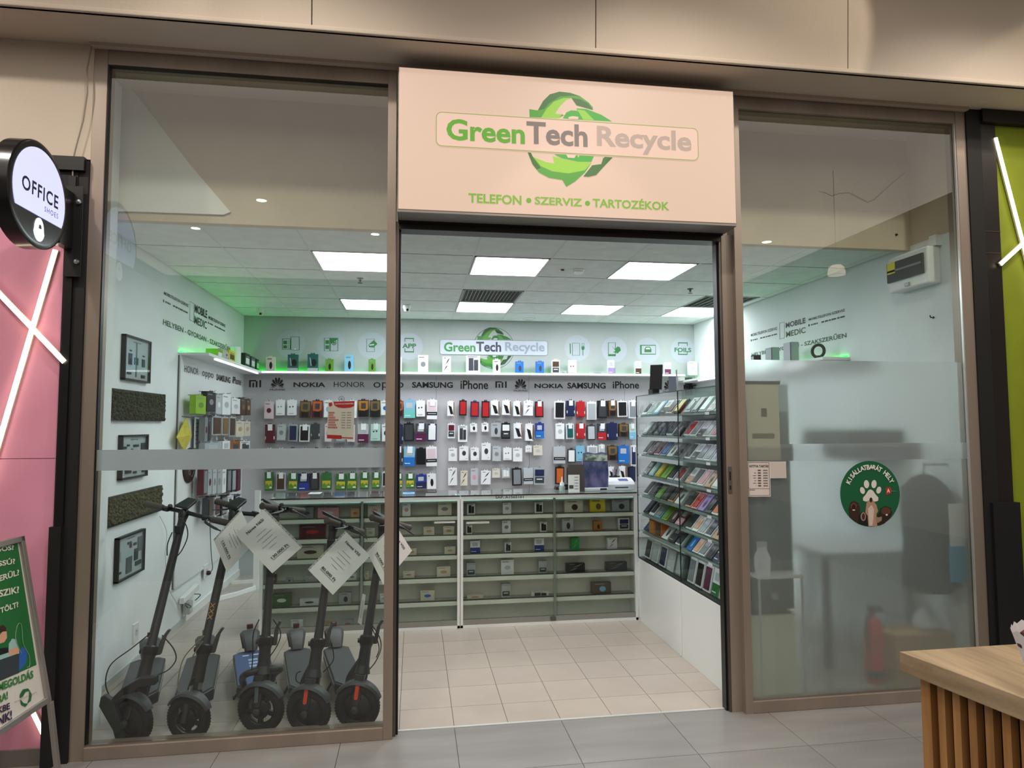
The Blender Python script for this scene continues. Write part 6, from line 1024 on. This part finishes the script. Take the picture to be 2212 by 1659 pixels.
t = thing('cardboard_box', 'brown cardboard box behind film beside the red extinguisher', 'box', (3.32, .48, 0)); box('carton', mat('c49a62', .8), 3.12, 3.53, .33, .62, 0, .30, t); box('flap', mat('d8b078', .8), 3.12, 3.53, .325, .48, .30, .306, t); box('tape', mat('b9a67c', .4), 3.30, 3.35, .328, .33, .0, .30, t)
t = thing('white_bag', 'crumpled white bag behind cardboard box at right pane corner', 'bag', (3.42, .45, .307)); MB().lathe([(.07, 0), (.10, .03), (.085, .08), (.04, .13), (.02, .14), (0, .14)], (3.42, .45, .307), n=9).build('bag', mat('dfe4e6', .4), t); MB().lathe([(.03, .12), (.035, .16), (0, .15)], (3.42, .45, .307), n=7).build('knot', mat('cfd4d6', .4), t)
t = thing('dark_coat', 'dark coat hanging blurred behind the film near right frame', 'coat', (3.44, .30, 1.28)); cx, cy = 3.46, .34
MB().lathe([(.02, 1.33), (.08, 1.31), (.15, 1.24), (.16, 1.1), (.15, .9), (.17, .62), (.15, .58), (0, .57)], (cx-.08, cy, 0), n=16).build('coat', mat('232524', .9), t, smooth=True); MB().tube([(cx-.08, cy, 1.33), (cx-.08, cy, 1.39), (XR, cy, 1.39)], .006, 6).build('hook', hook, t); MB().tube([(cx-.2, cy-.11, 1.2), (cx-.21, cy-.13, .85)], .035, 10).build('sleeve', mat('232524', .9), t)
a = PY(.14, 2045, 1087); t = thing('info_leaflet', 'white and turquoise sheet behind film, at right frame', 'leaflet', (3.40, .14, .75)); x0 = PY(.14, 2044, 1150).x; x1 = PY(.14, 2090, 1150).x; z1 = PY(.14, 2060, 1087).z; z0 = PY(.14, 2060, 1255).z; zm = PY(.14, 2060, 1178).z
box('upper_part', mat('ffffff', .5), x0, x1, .14, .145, zm, z1, t); box('lower_part', mat('12a8dc', .5), x0-.01, x1-.02, .14, .145, z0, zm, t); MB().tube([(x1, .145, z1), (x1+.05, .145, z1+.03)], .004, 5).build('hook', hook, t)
t = thing('dark_machine', 'dark machine on the right wall behind film, upper middle', 'machine', (3.3, 1.1, 1.4)); box('housing', mat('2a2e33', .6), 3.1, XR-.005, .85, 1.5, 1.40, 1.62, t); box('front', mat('3b4046', .5), 3.08, 3.10, .87, 1.48, 1.42, 1.60, t)
t = thing('work_table', 'grey worktable along right wall, blurred behind film', 'table', (3.2, 1.2, 0)); box('table_top', mat('b9bbbb', .5), 2.85, XR-.01, .75, 2.4, .74, .77, t)
for x, y in ((2.88, .78), (3.5, .78), (2.88, 2.36), (3.5, 2.36)): box('leg', mat('4c4e50', .5), x-.02, x+.02, y-.02, y+.02, 0, .74, t)
# ================================================================ hall floor things: folding board, kiosk
BR = PY(-.12, 107, 1515); d0 = FW+RT*((48-W/2)/FOC)+UP*((H/2-1157)/FOC); TRr = CP+d0*((BR.y-CP.y)/d0.y)
def onray(px, py, dist): d = (FW+RT*((px-W/2)/FOC)+UP*((H/2-py)/FOC)); return CP+d*dist
kB = (BR-CP).dot(FW); kT = (TRr-CP).dot(FW)
hd = FW+RT*((978-W/2)/FOC)+UP*((H/2-905)/FOC); hd = V((hd.x, hd.y, 0)).normalized(); TLl = TRr-hd*.60; BLl = BR-hd*.60
n_ = (BR-BLl).cross(TRr-BR).normalized(); n_ = n_ if n_.x > 0 else -n_
fm = quadmap([BLl, BR, TRr, TLl]); t = thing('pavement_board', 'green and white folding board in silver frame beside pink wall', 'sign board', (BR.x-.1, BR.y, 0)); sf = mat('a9a4a0', .35, .6)
def bp(x, y, d=0): return fm(x, y)+n_*d
def bar(a, b, w_, nm='frame'): 
    d = (b-a); s = d.cross(n_).normalized()*w_; MB().ob(a-n_*.012, d, s, n_*.024).build(nm, sf, t, bevel=.003)
bar(BR, TRr, -.028); bar(BLl, TLl, .028); bar(TRr, TLl, -.028); bar(BLl, BR, -.028)
bt_ = 1-.255; MB().add([bp(*p, -.004) for p in ((.03, .03), (.965, .03), (.965, .97), (.03, .97))]+[bp(*p, -.009) for p in ((.03, .03), (.965, .03), (.965, .97), (.03, .97))], [(0, 1, 2, 3), (7, 6, 5, 4), (0, 4, 5, 1), (1, 5, 6, 2), (2, 6, 7, 3), (3, 7, 4, 0)]).build('panel', mat('d9d3cc', .35), t)
def onb(px, py, d=.0):                      # pixel to the board plane
    dd = (FW+RT*((px-W/2)/FOC)+UP*((H/2-py)/FOC)); return CP+dd*((BR-CP).dot(n_)/dd.dot(n_))+n_*d
zb = lambda x, y: (x/3.195, 1140+y/3.195)
def bpoly(pts, col, d, nm='print'): MB().add([onb(*zb(*p), -.003+d*.0005) for p in pts], [tuple(range(len(pts)))]).build(nm, mat(col, .4), t)
bpoly([(-520, 130), (122, 82), (256, 945), (-520, 1290)], '1f6a33', 1, 'green_field')
def btx(s, BLp, BRp, TLp, col, bold=.03): a, b, c = [onb(*zb(*p), -.0005) for p in (BLp, BRp, TLp)]; text(MB(), s, a, b-a, c-a, n_*.0005, bold=bold).build('lettering', mat(col, .5), t)
btx('GOS?', (-30, 170), (97, 152), (-32, 135), 'd8d5c6'); btx('SSÚ?', (-12, 268), (106, 248), (-15, 222), 'd8d5c6'); btx('ERÜL?', (-5, 372), (134, 326), (-8, 322), 'd8d5c6'); btx('SZIK?', (-5, 480), (134, 448), (-8, 432), 'd8d5c6'); btx('TÖLT?', (3, 592), (128, 546), (0, 545), 'd8d5c6')
btx('MEGOLDÁS', (-8, 1130), (232, 1035), (-12, 1060), '2c7a34'); btx('RA!', (-12, 1215), (56, 1180), (-14, 1160), '2c7a34'); btx('KBE', (-12, 1285), (70, 1250), (-14, 1240), '3a2746'); btx('NK!', (-12, 1370), (84, 1320), (-14, 1305), '3a2746')
bpoly([(0, 915), (130, 868), (135, 1000), (0, 1055)], '3a4046', 3); bpoly([(0, 880), (60, 860), (62, 800), (85, 765), (115, 770), (135, 865), (0, 912)], '9ac0b8', 4); bpoly([(60, 850), (100, 825), (132, 830), (134, 868), (66, 880)], 'd8a284', 5); bpoly([(0, 740), (20, 715), (48, 715), (50, 760), (30, 790), (0, 800)], 'd8a284', 4); bpoly([(0, 680), (25, 670), (45, 690), (42, 712), (0, 722)], '3a211a', 5); bpoly([(0, 832), (55, 825), (60, 860), (0, 880)], '1c1f22', 6); bpoly([(135, 850), (160, 820), (195, 850), (180, 940), (133, 990)], '2d5fae', 3)
for pts in ([(148, 868), (108, 770), (118, 680), (140, 660), (152, 700), (160, 800), (200, 880), (205, 950), (185, 965)],): MB().tube(bez([onb(*zb(*p), .0) for p in pts]), .0016, 5).build('line_drawing', mat('7fa183', .5), t)
for q_ in ([(140, 1150), (160, 1115), (195, 1108), (210, 1125), (180, 1130), (160, 1165), (140, 1175)], [(205, 1120), (222, 1150), (215, 1195), (190, 1215), (205, 1170)], [(140, 1180), (165, 1210), (195, 1215), (180, 1235), (150, 1222)]): bpoly(q_, '2c6a3c', 4, 'logo_arrow')
btx('GreenTech Recycle', (105, 1212), (255, 1140), (102, 1198), '8d8f86', .0)
FT = PZ(0, 124, 1672); a_, b_ = BR-n_*.0, V((FT.x, FT.y, 0)); s = V((0, -.028, 0)); MB().ob(a_, b_-a_, s, n_*.02).build('leg', sf, t, bevel=.002); c_ = BR+V((-.06, .42, -.1)); MB().ob(TRr-n_*.03, V((BR.x-.42, BR.y, 0))-TRr+n_*.03, (0, -.026, 0), n_*-.018).build('rear_leg', sf, t); MB().ob(BLl, V((BLl.x+.03, BLl.y, 0))-BLl, (0, .028, 0), n_*.02).build('leg', sf, t)
# kiosk
KP = V((1.466, -1.896, 0)); KE = V((.057, -.343, 0)).normalized(); KX = V((1, .012, 0)).normalized(); kz = 1.0
t = thing('wooden_kiosk', 'oak-topped kiosk counter with vertical slats at lower right', 'kiosk', (2.2, -2.6, 0)); wt = mat('b39c7e', .5, nz=('786449', (24, 2.2, 24), .28, .72), bump=.15, name='oak_board')
ws = mat('b98a52', .55, nz=('8f6231', (30, 30, 2.2), .3, .72), var=.12, name='slat_wood')
MB().ob(KP+V((0, 0, kz-.056)), KX*1.7, KE*1.6, (0, 0, .056)).build('counter_top', wt, t, bevel=.002)
I = KP+KX*.035+KE*.03; MB().ob(I+KX*.03+KE*.02, KX*1.5, KE*1.4, (0, 0, kz-.057)).build('core', mat('5a3b22', .7, nz=('46301c', (8, 8, 1), .3, .7)), t)
MB().ob(I, KX*.045, KE*.03, (0, 0, kz-.057)).build('corner_post', ws, t)
yref = [I.y-.047]; pos_ = .052
for k in range(30): MB().ob(I+KE*pos_, KX*.022, KE*.0215, (0, 0, kz-.057)).build('slat', ws, t); pos_ += .0445
for k in range(12): MB().ob(I+KX*(.08+.0445*k*2.7), KX*.03, V((0, -.02, 0)), (0, 0, kz-.057)).build('slat', ws, t)
p = PZ(kz, 2296, 1530); t = thing('paper_cone', 'white paper wrap filled with dark red dried flowers on kiosk', 'bouquet', (p.x, p.y, kz))
n = 36; vs = []; H_ = .165
for j, (r, z) in enumerate(((.035, 0), (.055, .05), (.075, .11), (.092, H_))):
    for i in range(n): an = 2*math.pi*i/n; rr_ = r*(1+.04*math.sin(5*an)); vs.append(V((p.x+rr_*math.cos(an), p.y+rr_*math.sin(an), kz+.001+z+(.008*abs(math.sin(an*9)) if j == 3 else 0))))
MB().add(vs, [(j*n+i, j*n+(i+1) % n, (j+1)*n+(i+1) % n, (j+1)*n+i) for j in range(3) for i in range(n)]+[tuple(range(n))]).build('paper_wrap', mat('e6e0e2', .6), t)
mb = MB()
for k in range(70):
    an = random.random()*6.283; rr_ = .078*math.sqrt(random.random()); z = kz+H_-.045+random.uniform(0, .045)*(1-rr_/.12); mb.lathe([(.004, 0), (.013, .006), (.014, .013), (.006, .021), (0, .022)], (p.x+rr_*math.cos(an), p.y+rr_*math.sin(an), z), (random.uniform(-.5, .5), random.uniform(-.5, .5), 1), 7)
stuff(mb.build('dried_flowers', mat('3a141a', .7, nz=('5a2a26', (60, 60, 60), .4, .6), bump=.3), t))
